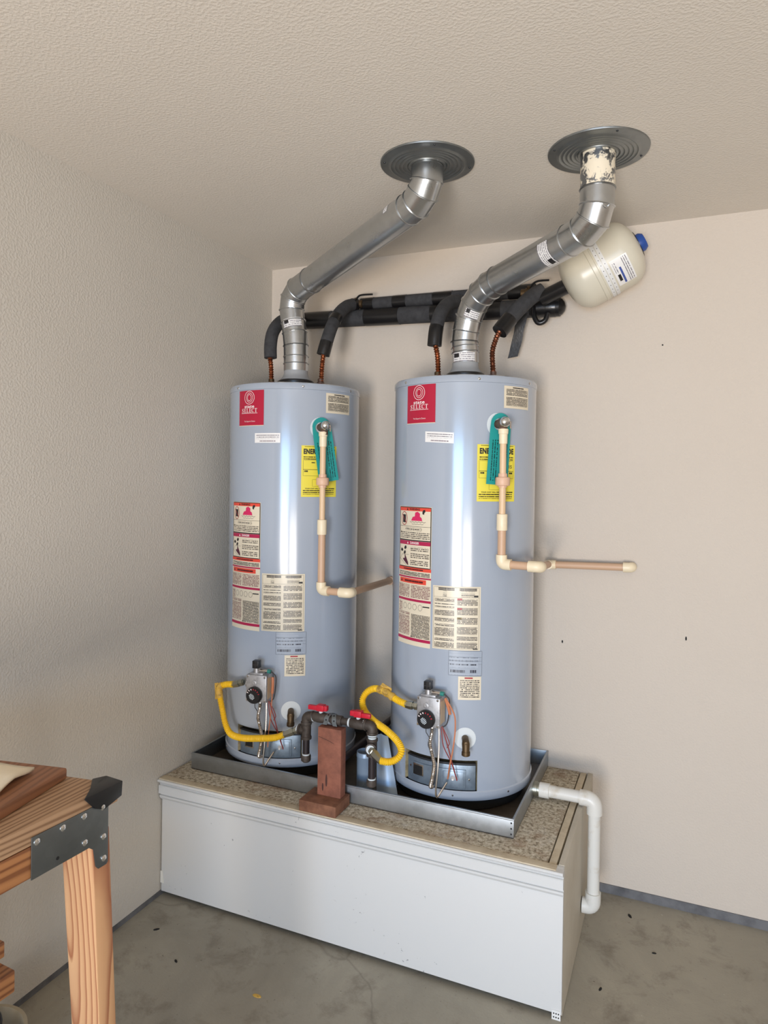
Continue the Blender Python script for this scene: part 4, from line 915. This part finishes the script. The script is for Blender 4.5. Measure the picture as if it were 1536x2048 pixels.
# ------------------------------------------------------------------ relief discharge pipes
def discharge(label, c, th, k, zs, corner, end, right):
    a = math.radians(th); x, y = c[0]+k*math.sin(a), c[1]-k*math.cos(a)
    zt, ad0, un1, un0, cp1, cp0, ze = zs
    o = Vector((x, y, ze)); t = thing('discharge_pipe', label, 'pipe', o, 0, 'relief discharge pipes')
    V = lambda X, Y, Z: Vector((X, Y, Z))-o
    G().lathe([(0.0165, 0), (0.0172, 0.003), (0.0165, 0.016), (0.0145, 0.018), (0.0140, zt-ad0)], 16, V(x, y, zt), (0, 0, -1)).build('adapter', M_CREAM, t)
    G().tube([V(x, y, ad0+0.002), V(x, y, cp0+0.01)], 0.0112, 16).build('upper_pipe', M_CPVC, t)
    G().lathe([(0.0145, 0), (0.0155, 0.012), (0.0228, 0.013), (0.0245, 0.016), (0.0245, 0.038), (0.0228, 0.041), (0.0155, 0.042), (0.0150, un1-un0+0.010)], 10, V(x, y, un1+0.006), (0, 0, -1)).build('union_nut', M_UNION, t)
    G().lathe([(0.0172, 0), (0.0180, 0.002), (0.0180, cp1-cp0-0.002), (0.0172, cp1-cp0)], 20, V(x, y, cp1), (0, 0, -1)).build('coupling', M_CREAM, t)
    G().tube([V(x, y, cp0+0.004), V(x, y, ze+0.02)], 0.0138, 16).build('lower_pipe', M_CPVCD, t)
    cx, cy, cz = corner; p2 = Vector(corner); d1 = (p2-o).normalized()
    e = [q for q in elbow_pts(Vector((0, 0, 0)), (0, 0, -1), d1, 0.016, 0.016, 0.018)]
    G().tube(e, [0.0188]*len(e), 18).build('elbow', M_CREAM, t)
    G().tube([d1*0.026, (p2-o)-d1*0.02], 0.0138, 16).build('cross_pipe', M_CPVCD, t)
    d2 = (Vector(end[0])-p2).normalized()
    e = elbow_pts(p2-o, d1, d2, 0.016, 0.020, 0.014); G().tube(e, 0.0188, 18).build('elbow', M_CREAM, t)
    G().tube([p2-o+d2*0.02, Vector(end[0])-o-d2*0.0], 0.0138, 16).build('return_pipe', M_CPVCD, t)
    if right:
        q = Vector(end[0])-o; d3 = (Vector(end[1])-Vector(end[0])).normalized()
        e = elbow_pts(q, d2, d3, 0.012, 0.014, 0.016); G().tube(e, 0.0180, 18).build('elbow', M_CREAM, t)
        w = Vector(end[1])-o; G().tube([q+d3*0.02, w-d3*0.02], 0.0138, 16).build('wall_pipe', M_CPVCD, t)
        e = elbow_pts(w, d3, (0, 1, 0), 0.014, 0.016, 0.010); G().tube(e, 0.0188, 18).build('wall_elbow', M_CREAM, t)
    else:
        G().lathe([(0.0188, 0), (0.0188, 0.02)], 18, Vector(end[0])-o, -d2).build('wall_socket', M_CPVCD, t)
    return x, y
discharge('tan relief discharge pipe on the left heater, bending back into the wall gap', LC, 51, 0.300, (1.778, 1.722, 1.612, 1.572, 1.447, 1.391, 1.180), (0.688, -0.530, 1.180), [(0.636, -0.002, 1.156)], False)
discharge('tan relief discharge pipe on the right heater, ending along the back wall', RC, 42, 0.305, (1.778, 1.728, 1.622, 1.585, 1.491, 1.436, 1.322), (1.388, -0.535, 1.321), [(1.330, -0.048, 1.274), (1.640, -0.040, 1.280)], True)
# hang tags
def hang_tag(label, c, th, top, tilt, k):
    a = math.radians(th); d = Vector((math.sin(a), -math.cos(a), 0)); s = Vector((math.cos(a), math.sin(a), 0))
    o = Vector((c[0], c[1], 0))+d*k+s*0.004+Vector((0, 0, top))
    outer = []; n = 14; Rr = 0.0375
    for i in range(n+1): b = PI*i/n; outer.append((Rr*math.cos(b), Rr*math.sin(b)))
    outer = [(0.0420, -0.208), (0.0395, -0.02)] + outer[1:-1] + [(-0.0385, -0.02), (-0.0400, -0.208)]
    hole = [(-0.004+0.0215*math.cos(2*PI*i/24), -0.002+0.0215*math.sin(2*PI*i/24)) for i in range(24)]
    def rot2(p): return (p[0]*math.cos(tilt)-p[1]*math.sin(tilt), p[0]*math.sin(tilt)+p[1]*math.cos(tilt))
    bm = bmesh.new(); th_ = 0.0012
    ov = [bm.verts.new(s*rot2(p)[0]+Vector((0, 0, rot2(p)[1]))) for p in outer]; hv = [bm.verts.new(s*rot2(p)[0]+Vector((0, 0, rot2(p)[1]))) for p in hole]
    es = [bm.edges.new((ov[i], ov[(i+1) % len(ov)])) for i in range(len(ov))] + [bm.edges.new((hv[i], hv[(i+1) % len(hv)])) for i in range(len(hv))]
    bmesh.ops.triangle_fill(bm, use_beauty=True, use_dissolve=False, edges=es)
    r = bmesh.ops.extrude_face_region(bm, geom=bm.faces[:]); bmesh.ops.translate(bm, vec=d*th_, verts=[v for v in r['geom'] if isinstance(v, bmesh.types.BMVert)])
    bmesh.ops.recalc_face_normals(bm, faces=bm.faces)
    t = thing('hang_tag', label, 'tag', o, 0, 'teal tags hung on the relief valves')
    me = bpy.data.meshes.new('tag_card'); bm.to_mesh(me); bm.free(); me.materials.append(M_TEAL)
    ob = bpy.data.objects.new('tag_card', me); COL.objects.link(ob); ob.parent = t
    for x0, x1 in ((-0.031, -0.004), (0.004, 0.031)):
        q = [rot2(p) for p in ((x0, -0.195), (x1, -0.195), (x1, -0.055), (x0, -0.055))]
        G().add([s*p[0]+Vector((0, 0, p[1]))+d*(th_+0.0005) for p in q], [(0, 1, 2, 3)], [(x0, -0.195), (x1, -0.195), (x1, -0.055), (x0, -0.055)]).build('printed_text', M_TXTTEAL, ob)
hang_tag('teal tag on the left heater relief valve, its lower end swung right', LC, 51, 1.797, math.radians(9), 0.2735)
hang_tag('teal tag on the right heater relief valve, its lower end swung left', RC, 42.5, 1.797, math.radians(-3.5), 0.2735)

# ------------------------------------------------------------------ gas piping
gm = thing('gas_manifold', 'black iron gas manifold with two red levers across the redwood post', 'gas pipe', (0.589, -0.66, 0.545))
GO = Vector((0.589, -0.66, 0.545)); Q = lambda x, y, z: Vector((x, y, z))-GO
YM, ZM = -0.66, 0.7545
def gpipe(a, b, r=0.0122, mm=M_IRON, name='pipe_nipple'): return G().tube([Q(*a), Q(*b)], r, 14).build(name, mm, gm)
def gel(p, din, dout, name='elbow'):
    o = G().tube(elbow_pts(Q(*p), din, dout, 0.016, 0.006, 0.006), 0.0172, 16).build(name, M_IRON, gm)
    for dd, sg in ((Vector(din), -1), (Vector(dout), 1)):
        c = Q(*p)+dd*sg*0.025; G().lathe([(0.0195, -0.004), (0.0205, 0), (0.0195, 0.004)], 16, c, dd).build('bead', M_IRON, o)
        G().lathe([(0.0165, 0.002), (0.0170, 0.004), (0.0160, 0.010)], 16, c, dd*sg).build('thread_seal', M_SEAL, o)
gel((0.589, YM, ZM-0.002), (0, 0, 1), (1, 0, 0)); gel((0.848, YM, ZM+0.001), (1, 0, 0), (0, 0, -1))
gpipe((0.61, YM, ZM), (0.83, YM, ZM))
for x in (0.648, 0.795):
    b = G().lathe([(0.0165, -0.030), (0.0175, -0.028), (0.0175, -0.018), (0.0190, -0.012), (0.0190, 0.012), (0.0175, 0.018), (0.0175, 0.028), (0.0165, 0.030)], 14, Q(x, YM, ZM), (1, 0, 0)).build('valve_body', M_IRON, gm, 0, 40)
    [G().lathe([(0.0150, 0.029), (0.0158, 0.031), (0.0150, 0.037)], 14, Q(x, YM, ZM), (sd_, 0, 0)).build('thread_seal', M_SEAL, b) for sd_ in ((1, -1) if x > 0.7 else (1,))]
    G().lathe([(0.008, 0), (0.008, 0.02)], 12, Q(x, YM, ZM+0.014), (0, 0, 1)).build('stem', M_SEAL, b)
    sg = -1 if x < 0.7 else 1
    hd = G().box(Q(x-0.014, YM-0.012, ZM+0.024), Q(x+0.014, YM+0.012, ZM+0.046)).build('red_lever', M_RED, b, 0.003)
    G().box(Q(*( (x-0.050 if sg < 0 else x+0.010), YM-0.007, ZM+0.024)), Q(*((x-0.010 if sg < 0 else x+0.046), YM+0.007, ZM+0.040))).build('lever_wing', M_RED, hd, 0.003)
    G().box(Q(*((x+0.012 if sg < 0 else x-0.030), YM-0.009, ZM+0.026)), Q(*((x+0.026 if sg < 0 else x-0.010), YM+0.009, ZM+0.044))).build('lever_wing', M_RED, hd, 0.003)
G().lathe([(0.0165, -0.020), (0.0175, -0.018), (0.0175, 0.018), (0.0165, 0.020)], 14, Q(0.712, YM, ZM), (1, 0, 0)).build('union', M_IRON, gm)
for x, zt, zb in ((0.589, 0.700, 0.586), (0.848, 0.682, 0.545)):
    gpipe((x, YM, ZM-0.015), (x, YM, zt+0.02))
    te = G().lathe([(0.0165, -0.030), (0.0195, -0.030), (0.0195, -0.022), (0.0172, -0.02), (0.0172, 0.02), (0.0195, 0.022), (0.0195, 0.030), (0.0165, 0.030)], 16, Q(x, YM, zt), (0, 0, 1)).build('tee', M_IRON, gm, 0, 40)
    G().lathe([(0.0145, 0.029), (0.0150, 0.036)], 14, Q(x, YM, zt), (0, 0, 1)).build('thread_seal', M_SEAL, te)
    br = Vector((-1, 0, 0)) if x < 0.7 else Vector((0.25, -0.95, 0.1)).normalized()
    G().lathe([(0.016, 0.0), (0.016, 0.022), (0.0190, 0.023), (0.0190, 0.030)], 14, Q(x, YM, zt), br).build('tee_branch', M_IRON, te)
    G().lathe([(0.0145, 0.029), (0.0150, 0.036)], 14, Q(x, YM, zt), br).build('thread_seal', M_SEAL, te)
    gpipe((x, YM, zt-0.02), (x, YM, zb+0.012), 0.0125, M_IRONDARK, 'drip_leg')
    cp = G().lathe([(0.0, 0), (0.012, 0.001), (0.0175, 0.006), (0.0180, 0.022), (0.0165, 0.026)], 16, Q(x, YM, zb), (0, 0, 1)).build('drip_cap', M_IRON, gm, 0, 40)
    G().lathe([(0.0140, 0.025), (0.0145, 0.031)], 14, Q(x, YM, zb), (0, 0, 1)).build('thread_seal', M_SEAL, cp)
def strap(x, lean):
    pts = []
    for k in range(13): a = math.radians(-100+200*k/12); pts.append(Vector((x+lean*math.sin(a)*0.5, YM+math.sin(a)*0.0195, ZM+math.cos(a)*0.0195)))
    pts = [Vector((x-lean*0.75, YM-0.021, 0.7405))] + pts + [Vector((x+lean*0.75, YM+0.021, 0.7405))]
    pts = [p-GO for p in pts]; g = G(); vs = []; fs = []
    for i, p in enumerate(pts):
        nn = (p-Q(x, YM, ZM)); nn.x = 0; nn = nn.normalized()*0.0012
        wv = Vector((0.0085, 0, 0)); vs += [p-wv, p+wv, p+wv+nn, p-wv+nn]
    for i in range(len(pts)-1):
        b = 4*i
        for k in range(4): k2 = (k+1) % 4; fs.append((b+k, b+k2, b+4+k2, b+4+k))
    o = g.add(vs, fs).build('perforated_strap', M_BRACKET, gm)
    for i in range(2, len(pts)-2, 3):
        p = pts[i]; nn = (p-Q(x, YM, ZM)); nn.x = 0; nn.normalize()
        G().lathe([(0.003, 0.0013), (0.003, 0.0017)], 8, p, nn).build('strap_hole', M_HOLE, o)
strap(0.689, 0.020); strap(0.700, -0.020)
sp = thing('gas_supply_pipe', 'dark iron gas supply pipe coming from the wall between the heaters', 'gas pipe', (0.69, -0.003, 0.58))
SO = Vector((0.69, -0.003, 0.58))
G().tube([Vector((0.69, -0.003, 0.58))-SO, Vector((0.69, -0.585, 0.58))-SO], 0.0135, 14).build('pipe_run', M_IRONDARK, sp)
G().tube(elbow_pts(Vector((0.69, -0.625, 0.58))-SO, (0, -1, 0), (0, 0, 1), 0.016, 0.02, 0.008), 0.018, 14).build('elbow', M_IRON, sp)
G().tube([Vector((0.69, -0.625, 0.60))-SO, Vector((0.69, -0.630, 0.735))-SO], 0.0125, 12).build('riser', M_IRONDARK, sp)
G().lathe([(0.022, 0), (0.022, 0.004), (0.016, 0.008)], 16, (0, 0, 0), (0, -1, 0)).build('wall_collar', M_SEAL, sp)
def flex(label, pts, tagspan, tag_out):
    pts = [Vector(p) for p in pts]; o = pts[0]; t = thing('gas_flex_connector', label, 'gas hose', o, 0, 'yellow gas connectors')
    L = [p-o for p in pts]
    ribbed(L[1:-1], 0.0108, 0.0062, 0.0018, 14, 6).build('corrugated_hose', M_YELLOW, t)
    for a, b in ((L[0], L[1]), (L[-1], L[-2])):
        d = (b-a)
        G().lathe([(0.009, 0), (0.009, 0.003), (0.0135, 0.004), (0.0135, 0.016), (0.011, 0.018), (0.011, 0.022), (0.0145, 0.023), (0.0145, 0.034), (0.0115, d.length+0.004)], 6, a, d).build('flare_nut', M_NUT, t, 0, 20)
    p = smooth_path(L[1:-1], 0.008); A = arc_len(p); seg = [q for q, l in zip(p, A) if tagspan[0]*A[-1] <= l <= tagspan[1]*A[-1]]
    n = len(seg); G().tube(seg, [0.0135+0.0018*math.sin(i*1.9) for i in range(n)], 10).build('paper_wrap', M_YTAG, t)
    c = seg[n//2]; G().add([c+Vector(v) for v in tag_out], [(0, 1, 2, 3), (7, 6, 5, 4), (0, 4, 5, 1), (1, 5, 6, 2), (2, 6, 7, 3), (3, 7, 4, 0)]).build('paper_flag', M_YTAG, t)
def flag(q, th=(0, -0.0012, 0)): return [q[0], q[1], q[2], q[3]] + [tuple(a+b for a, b in zip(p, th)) for p in q]
flex('yellow gas hose hanging in a low loop under the left heater control', [(0.300, -0.628, 0.828), (0.252, -0.628, 0.812), (0.214, -0.63, 0.807), (0.19, -0.635, 0.792), (0.199, -0.64, 0.758), (0.217, -0.645, 0.704), (0.233, -0.65, 0.664), (0.265, -0.66, 0.635), (0.324, -0.67, 0.633), (0.407, -0.68, 0.648), (0.471, -0.68, 0.661), (0.505, -0.672, 0.675), (0.560, -0.66, 0.700)],
     (0.08, 0.21), flag([(-0.022, 0.004, 0.022), (-0.006, 0.004, 0.026), (-0.002, 0.004, -0.036), (-0.018, 0.004, -0.04)]))
flex('yellow gas hose curling in an S beside the right heater control', [(0.999, -0.610, 0.829), (0.952, -0.607, 0.828), (0.915, -0.6, 0.836), (0.862, -0.585, 0.853), (0.816, -0.57, 0.855), (0.783, -0.57, 0.836), (0.772, -0.58, 0.807), (0.792, -0.6, 0.778), (0.84, -0.63, 0.761), (0.897, -0.655, 0.747), (0.946, -0.68, 0.729), (0.972, -0.7, 0.707), (0.966, -0.715, 0.685), (0.939, -0.722, 0.67), (0.906, -0.722, 0.668), (0.856, -0.690, 0.685)],
     (0.09, 0.24), flag([(-0.03, 0.004, 0.006), (0.02, 0.004, -0.004), (0.024, 0.004, 0.014), (-0.012, 0.004, 0.03)]))

# ------------------------------------------------------------------ blocks, offcuts, pan drain
tag(G().box((0.615, -0.752, BZ), (0.757, -0.642, BZ+0.038)).build('wood_block', M_REDWOOD2, None, 0.003), 'short flat redwood block lying on the platform edge', 'wood block')
po = thing('wood_post', 'upright redwood post propping up the gas manifold', 'wood post', (0.699, -0.671, BZ+0.038))
G().box((-0.0455, -0.0205, 0.0), (0.0455, 0.0175, 0.238)).build('post_body', M_REDWOOD, po, 0.002)
G().add([(-0.042, -0.0208, .205), (-0.005, -0.0208, .196), (0.018, -0.0208, .188), (0.018, -0.0208, .1868), (-0.005, -0.0208, .1947), (-0.042, -0.0208, .2037)], [(0, 1, 4, 5), (1, 2, 3, 4)]).build('crack_line', M_HOLE, po)
for cx_, cz_, w_, h_ in ((-0.010, 0.055, 0.004, 0.022), (-0.024, 0.030, 0.0035, 0.014)):
    G().add([(cx_+w_*math.cos(2*PI*k/14), -0.0208, cz_+h_*math.sin(2*PI*k/14)) for k in range(14)], [tuple(range(14))]).build('stain', M_STAIN, po)
oc = thing('sheet_metal_offcut', 'pale blue open-topped sheet steel tube standing in the pan', 'sheet metal', (0.752, -0.505, 0.459))
G().lathe([(0.031, 0.0), (0.031, 0.118), (0.0325, 0.120), (0.0325, 0.126), (0.031, 0.128), (0.031, 0.138), (0.0298, 0.138), (0.0298, 0.002), (0.0, 0.002)], 32).build('tube_wall', M_SHEET, oc, 0, 40)
oc2 = thing('sheet_metal_strip', 'pale blue bent steel strip leaning against the right heater', 'sheet metal', (0.845, -0.515, 0.459))
SO2 = Vector((0.845, -0.515, 0.459))
vs = []
for k in range(7):
    u = k/6; a = math.radians(-70+140*u)
    bot = Vector((0.815+0.085*u, -0.535+0.015*math.cos(a)*-1, 0.4592)); top = Vector((0.785+0.045*u, -0.470-0.02*math.cos(a), 0.665-0.02*abs(u-.5)))
    vs += [bot-SO2, top-SO2, bot-SO2+Vector((0, 0.0015, 0)), top-SO2+Vector((0, 0.0015, 0))]
fs = []
for k in range(6): b = 4*k; fs += [(b, b+4, b+5, b+1), (b+2, b+3, b+7, b+6), (b+1, b+5, b+7, b+3), (b, b+2, b+6, b+4)]
fs += [(0, 1, 3, 2), (24, 26, 27, 25)]
G().add(vs, fs).build('bent_sheet', M_SHEET, oc2)
for k in range(3): G().lathe([(0.003, 0), (0.002, 0.001), (0, 0.0012)], 8, Vector((0.898-0.012*k, -0.537+0.012*k, 0.476+0.03*k))-SO2, (0.2, -1, 0)).build('slot_mark', M_HOLE, oc2)
pd = thing('pan_drain_pipe', 'white plastic pan drain pipe bending down beside the platform', 'drain pipe', (PX1, -0.300, 0.486))
PO = Vector((PX1, -0.300, 0.486)); W = lambda x, y, z: Vector((x, y, z))-PO
XE = 1.547
G().lathe([(0.026, 0), (0.026, 0.018), (0.0235, 0.019), (0.0235, 0.034)], 24, (-0.004, 0, 0), (1, 0, 0)).build('bulkhead_nut', M_NUT, pd)
G().lathe([(0.0262, 0.022), (0.0262, 0.056), (0.024, 0.057)], 24, (0, 0, 0), (1, 0, 0)).build('socket', M_PVC, pd)
G().tube([W(PX1+0.03, -0.300, 0.486), W(XE-0.03, -0.300, 0.486)], 0.0212, 20).build('pipe_run', M_PVC, pd)
G().tube(elbow_pts(W(XE, -0.300, 0.486), (1, 0, 0), (0, 0, -1), 0.030, 0.020, 0.020), 0.0268, 20).build('elbow', M_PVC, pd)
G().tube([W(XE, -0.300, 0.45), W(XE, -0.300, 0.16)], 0.0212, 20).build('pipe_drop', M_PVC, pd)
G().tube(elbow_pts(W(XE, -0.300, 0.108), (0, 0, -1), (-1, 0, 0), 0.024, 0.028, 0.012), 0.0268, 20).build('elbow', M_PVC, pd)

# ------------------------------------------------------------------ workbench at the left
ang = math.radians(-3.5)
wb = thing('workbench', 'pine workbench with galvanised corner bracket in the left foreground', 'workbench', (0.80, -1.815, 0.0), ang)
# local frame: +y runs away from the camera along the bench side, x=0 is the outer side plane, y=0 its far corner
G().prism([(0.0, 0.030), (-0.66, -0.115), (-0.66, -1.25), (0.0, -1.25)], 0.962, 0.998, 2).build('top_plank', M_GREYWOOD, wb, 0.003)
G().box((-0.038, -1.25, 0.905), (-0.001, 0.008, 0.961)).build('apron', M_PINE_Y, wb, 0.003)
G().box((-0.60, -0.030, 0.905), (-0.092, 0.006, 0.961)).build('end_rail', M_PINE_Y, wb, 0.003)
lm = Matrix.Rotation(math.radians(-3.2), 4, 'X')
for x0 in (-0.0905, -0.66):
    g = G().box((x0, -0.030, -0.965), (x0+0.089, 0.010, -0.04)); g.v[0].x += 0.022; g.v[3].x += 0.022; g.xf(Matrix.Translation((0, -0.002, 0.962)) @ Matrix.Rotation(math.radians(3.2), 4, 'X')); lg = g.build('leg', M_PINE_Z, wb, 0.003)
    if x0 > -0.2:
        for kx, kz, ax_, az_ in ((-0.036, 0.704, 0.0052, 0.0085), (-0.020, 0.560, 0.003, 0.0045)):
            yy = -0.0305-0.002+math.tan(math.radians(3.2))*(0.962-kz)
            G().add([(kx+ax_*math.cos(2*PI*q/16), yy+0.0016-az_*math.sin(2*PI*q/16)*math.tan(math.radians(3.2)), kz+az_*math.sin(2*PI*q/16)) for q in range(16)], [tuple(range(16))]).build('knot', M_IPURPLE, lg)
for x0 in (-0.0905, -0.66): G().box((x0, -1.22, 0.0), (x0+0.089, -1.18, 0.905)).build('leg', M_PINE_Z, wb, 0.003)
G().box((-0.46, -1.2, 0.468), (-0.318, 0.040, 0.516)).build('shelf_plank', M_PINE_Y, wb, 0.003)
G().box((-0.60, -1.2, 0.517), (-0.375, 0.055, 0.552)).build('shelf_plank', M_PINE_Y, wb, 0.003)
for y in (0.0, -1.17): G().box((-0.66, y-0.04, 0.43), (-0.0, y-0.002, 0.469)).build('shelf_rail', M_PINE_Y, wb, 0.003) if y < -0.5 else None
# bracket plate on the outer side
br_poly = [(-0.160, 0.977), (0.0045, 0.977), (0.0045, 0.857), (0.001, 0.853), (-0.018, 0.853), (-0.024, 0.860), (-0.030, 0.895), (-0.040, 0.903), (-0.160, 0.903)]
bk = G().prism(br_poly, 0.0003, 0.0024, 0).build('corner_bracket', M_BRACKET, wb, 0.0006)
for y, zz in ((-0.150, 0.966), (-0.098, 0.967), (-0.052, 0.968), (-0.010, 0.968), (-0.050, 0.918), (-0.007, 0.910), (-0.006, 0.868)):
    G().lathe([(0.0062, 0), (0.006, 0.0015), (0.0035, 0.0034), (0.0015, 0.0038), (0, 0.0028)], 12, (0.0024, y, zz), (1, 0, 0)).build('bracket_screw', M_CHROME, bk)
G().lathe([(0.0032, 0), (0.0032, 0.0004)], 10, (0.0024, -0.108, 0.917), (1, 0, 0)).build('bracket_hole', M_HOLE, bk)
# black corner guard
G().add([(0.006, 0.036, 1.002), (0.004, 0.036, 0.972), (0.005, -0.008, 0.962), (0.006, -0.030, 0.974), (0.004, -0.052, 1.001), (-0.020, -0.020, 1.0035), (-0.052, 0.012, 1.003), (-0.040, 0.036, 1.003),
         (-0.001, 0.031, 0.999), (-0.001, 0.031, 0.972), (0.0005, -0.008, 0.963), (0.0005, -0.030, 0.974), (0.0005, -0.052, 0.9985), (-0.020, -0.020, 0.9988), (-0.052, 0.012, 0.9988), (-0.040, 0.031, 0.9988), (-0.04, 0.036, 0.975), (-0.04, 0.031, 0.975)],
        [(0, 4, 5, 6, 7), (0, 1, 2, 3, 4), (0, 7, 16, 1), (8, 15, 14, 13, 12), (8, 12, 11, 10, 9), (8, 9, 17, 15), (4, 12, 13, 5), (5, 13, 14, 6), (6, 14, 15, 7), (1, 9, 10, 2), (2, 10, 11, 3), (3, 11, 12, 4), (7, 15, 17, 16), (16, 17, 9, 1)]).build('corner_guard', M_BLACK, wb, 0.002)
# board and cloth lying on the bench
bd = tag(G().box((-0.46, -0.62, 0.0), (0.0, 0.0, 0.022)).build('loose_board', M_DARKWOOD, None, 0.005), 'dark brown board lying on top of the workbench', 'board')
bd.location = (0.696, -1.812, 0.9985); bd.rotation_euler = (0, 0, math.radians(11))
vs = []; fs = []; nx, ny = 12, 12
ca, cb, cc, cd = Vector((0.656, -1.856, 0)), Vector((0.712, -2.03, 0)), Vector((0.50, -2.2, 0)), Vector((0.46, -1.93, 0))
for i in range(nx+1):
    for j in range(ny+1):
        u, v = i/nx, j/ny; p = ca*(1-u)*(1-v)+cb*u*(1-v)+cc*u*v+cd*(1-u)*v
        vs.append((p.x-ca.x, p.y-ca.y, 0.002+0.010*abs(math.sin(5*u+2.2*v))*min(1, 3*(u+v))))
for i in range(nx):
    for j in range(ny): a = i*(ny+1)+j; fs.append((a, a+ny+1, a+ny+2, a+1))
cl = G().add(vs, fs).build('rag', M_CLOTH, None, 0, 80)
so = cl.modifiers.new('thickness', 'SOLIDIFY'); so.thickness = 0.006; so.offset = -1
cl.location = (0.656, -1.856, 1.0225); tag(cl, 'cream cloth lying on the brown board', 'cloth')
bu = thing('bucket', 'tan round bucket with black handle under the workbench', 'bucket', (0.17, -1.602, 0.0))
G().lathe([(0.0, 0.003), (0.085, 0.003), (0.105, 0.140), (0.110, 0.142), (0.110, 0.152), (0.101, 0.152), (0.099, 0.14), (0.078, 0.01), (0.0, 0.01)], 36).build('bucket_wall', M_BUCKET, bu, 0, 40)
G().tube(smooth_path([(-0.106, 0.0, 0.146), (-0.08, 0.02, 0.175), (-0.02, 0.035, 0.192), (0.03, 0.03, 0.190), (0.055, 0.0, 0.165), (0.075, -0.072, 0.146)], 0.01), 0.008, 8).build('handle', M_BLACK, bu)
# small floor litter
for k, (x, y, r, c, lab_) in enumerate(((0.63, -1.02, 0.010, M_YTAG, 'small yellowish leaf on the concrete in front of the platform'),
        (1.60, -0.55, 0.006, M_HOLE, 'dark crumb on the concrete nearest the platform side panel'), (0.30, -1.0, 0.006, M_HOLE, 'dark crumb on the concrete left of the yellowish leaf'),
        (0.13, -0.90, 0.007, M_HOLE, 'dark crumb by the corner of left wall and platform'), (1.66, -0.12, 0.008, M_HOLE, 'dark crumb on the floor by the drain pipe and back wall'),
        (1.75, -0.30, 0.005, M_HOLE, 'dark crumb on the floor right of the drain pipe elbow'))):
    g = G().lathe([(r, 0), (r*0.9, 0.002), (r*0.3, 0.0035), (0, 0.003)], 7, (0, 0, 0)); g.xf(Matrix.Translation((x, y, 0.0)) @ Matrix.Rotation(k*1.3, 4, 'Z') @ Matrix.Diagonal((1.6, 0.7, 1, 1)))
    tag(g.build('dry_leaf' if k == 0 else 'dirt_crumb', c), lab_, 'litter', 'dirt crumbs on the floor' if k else None)
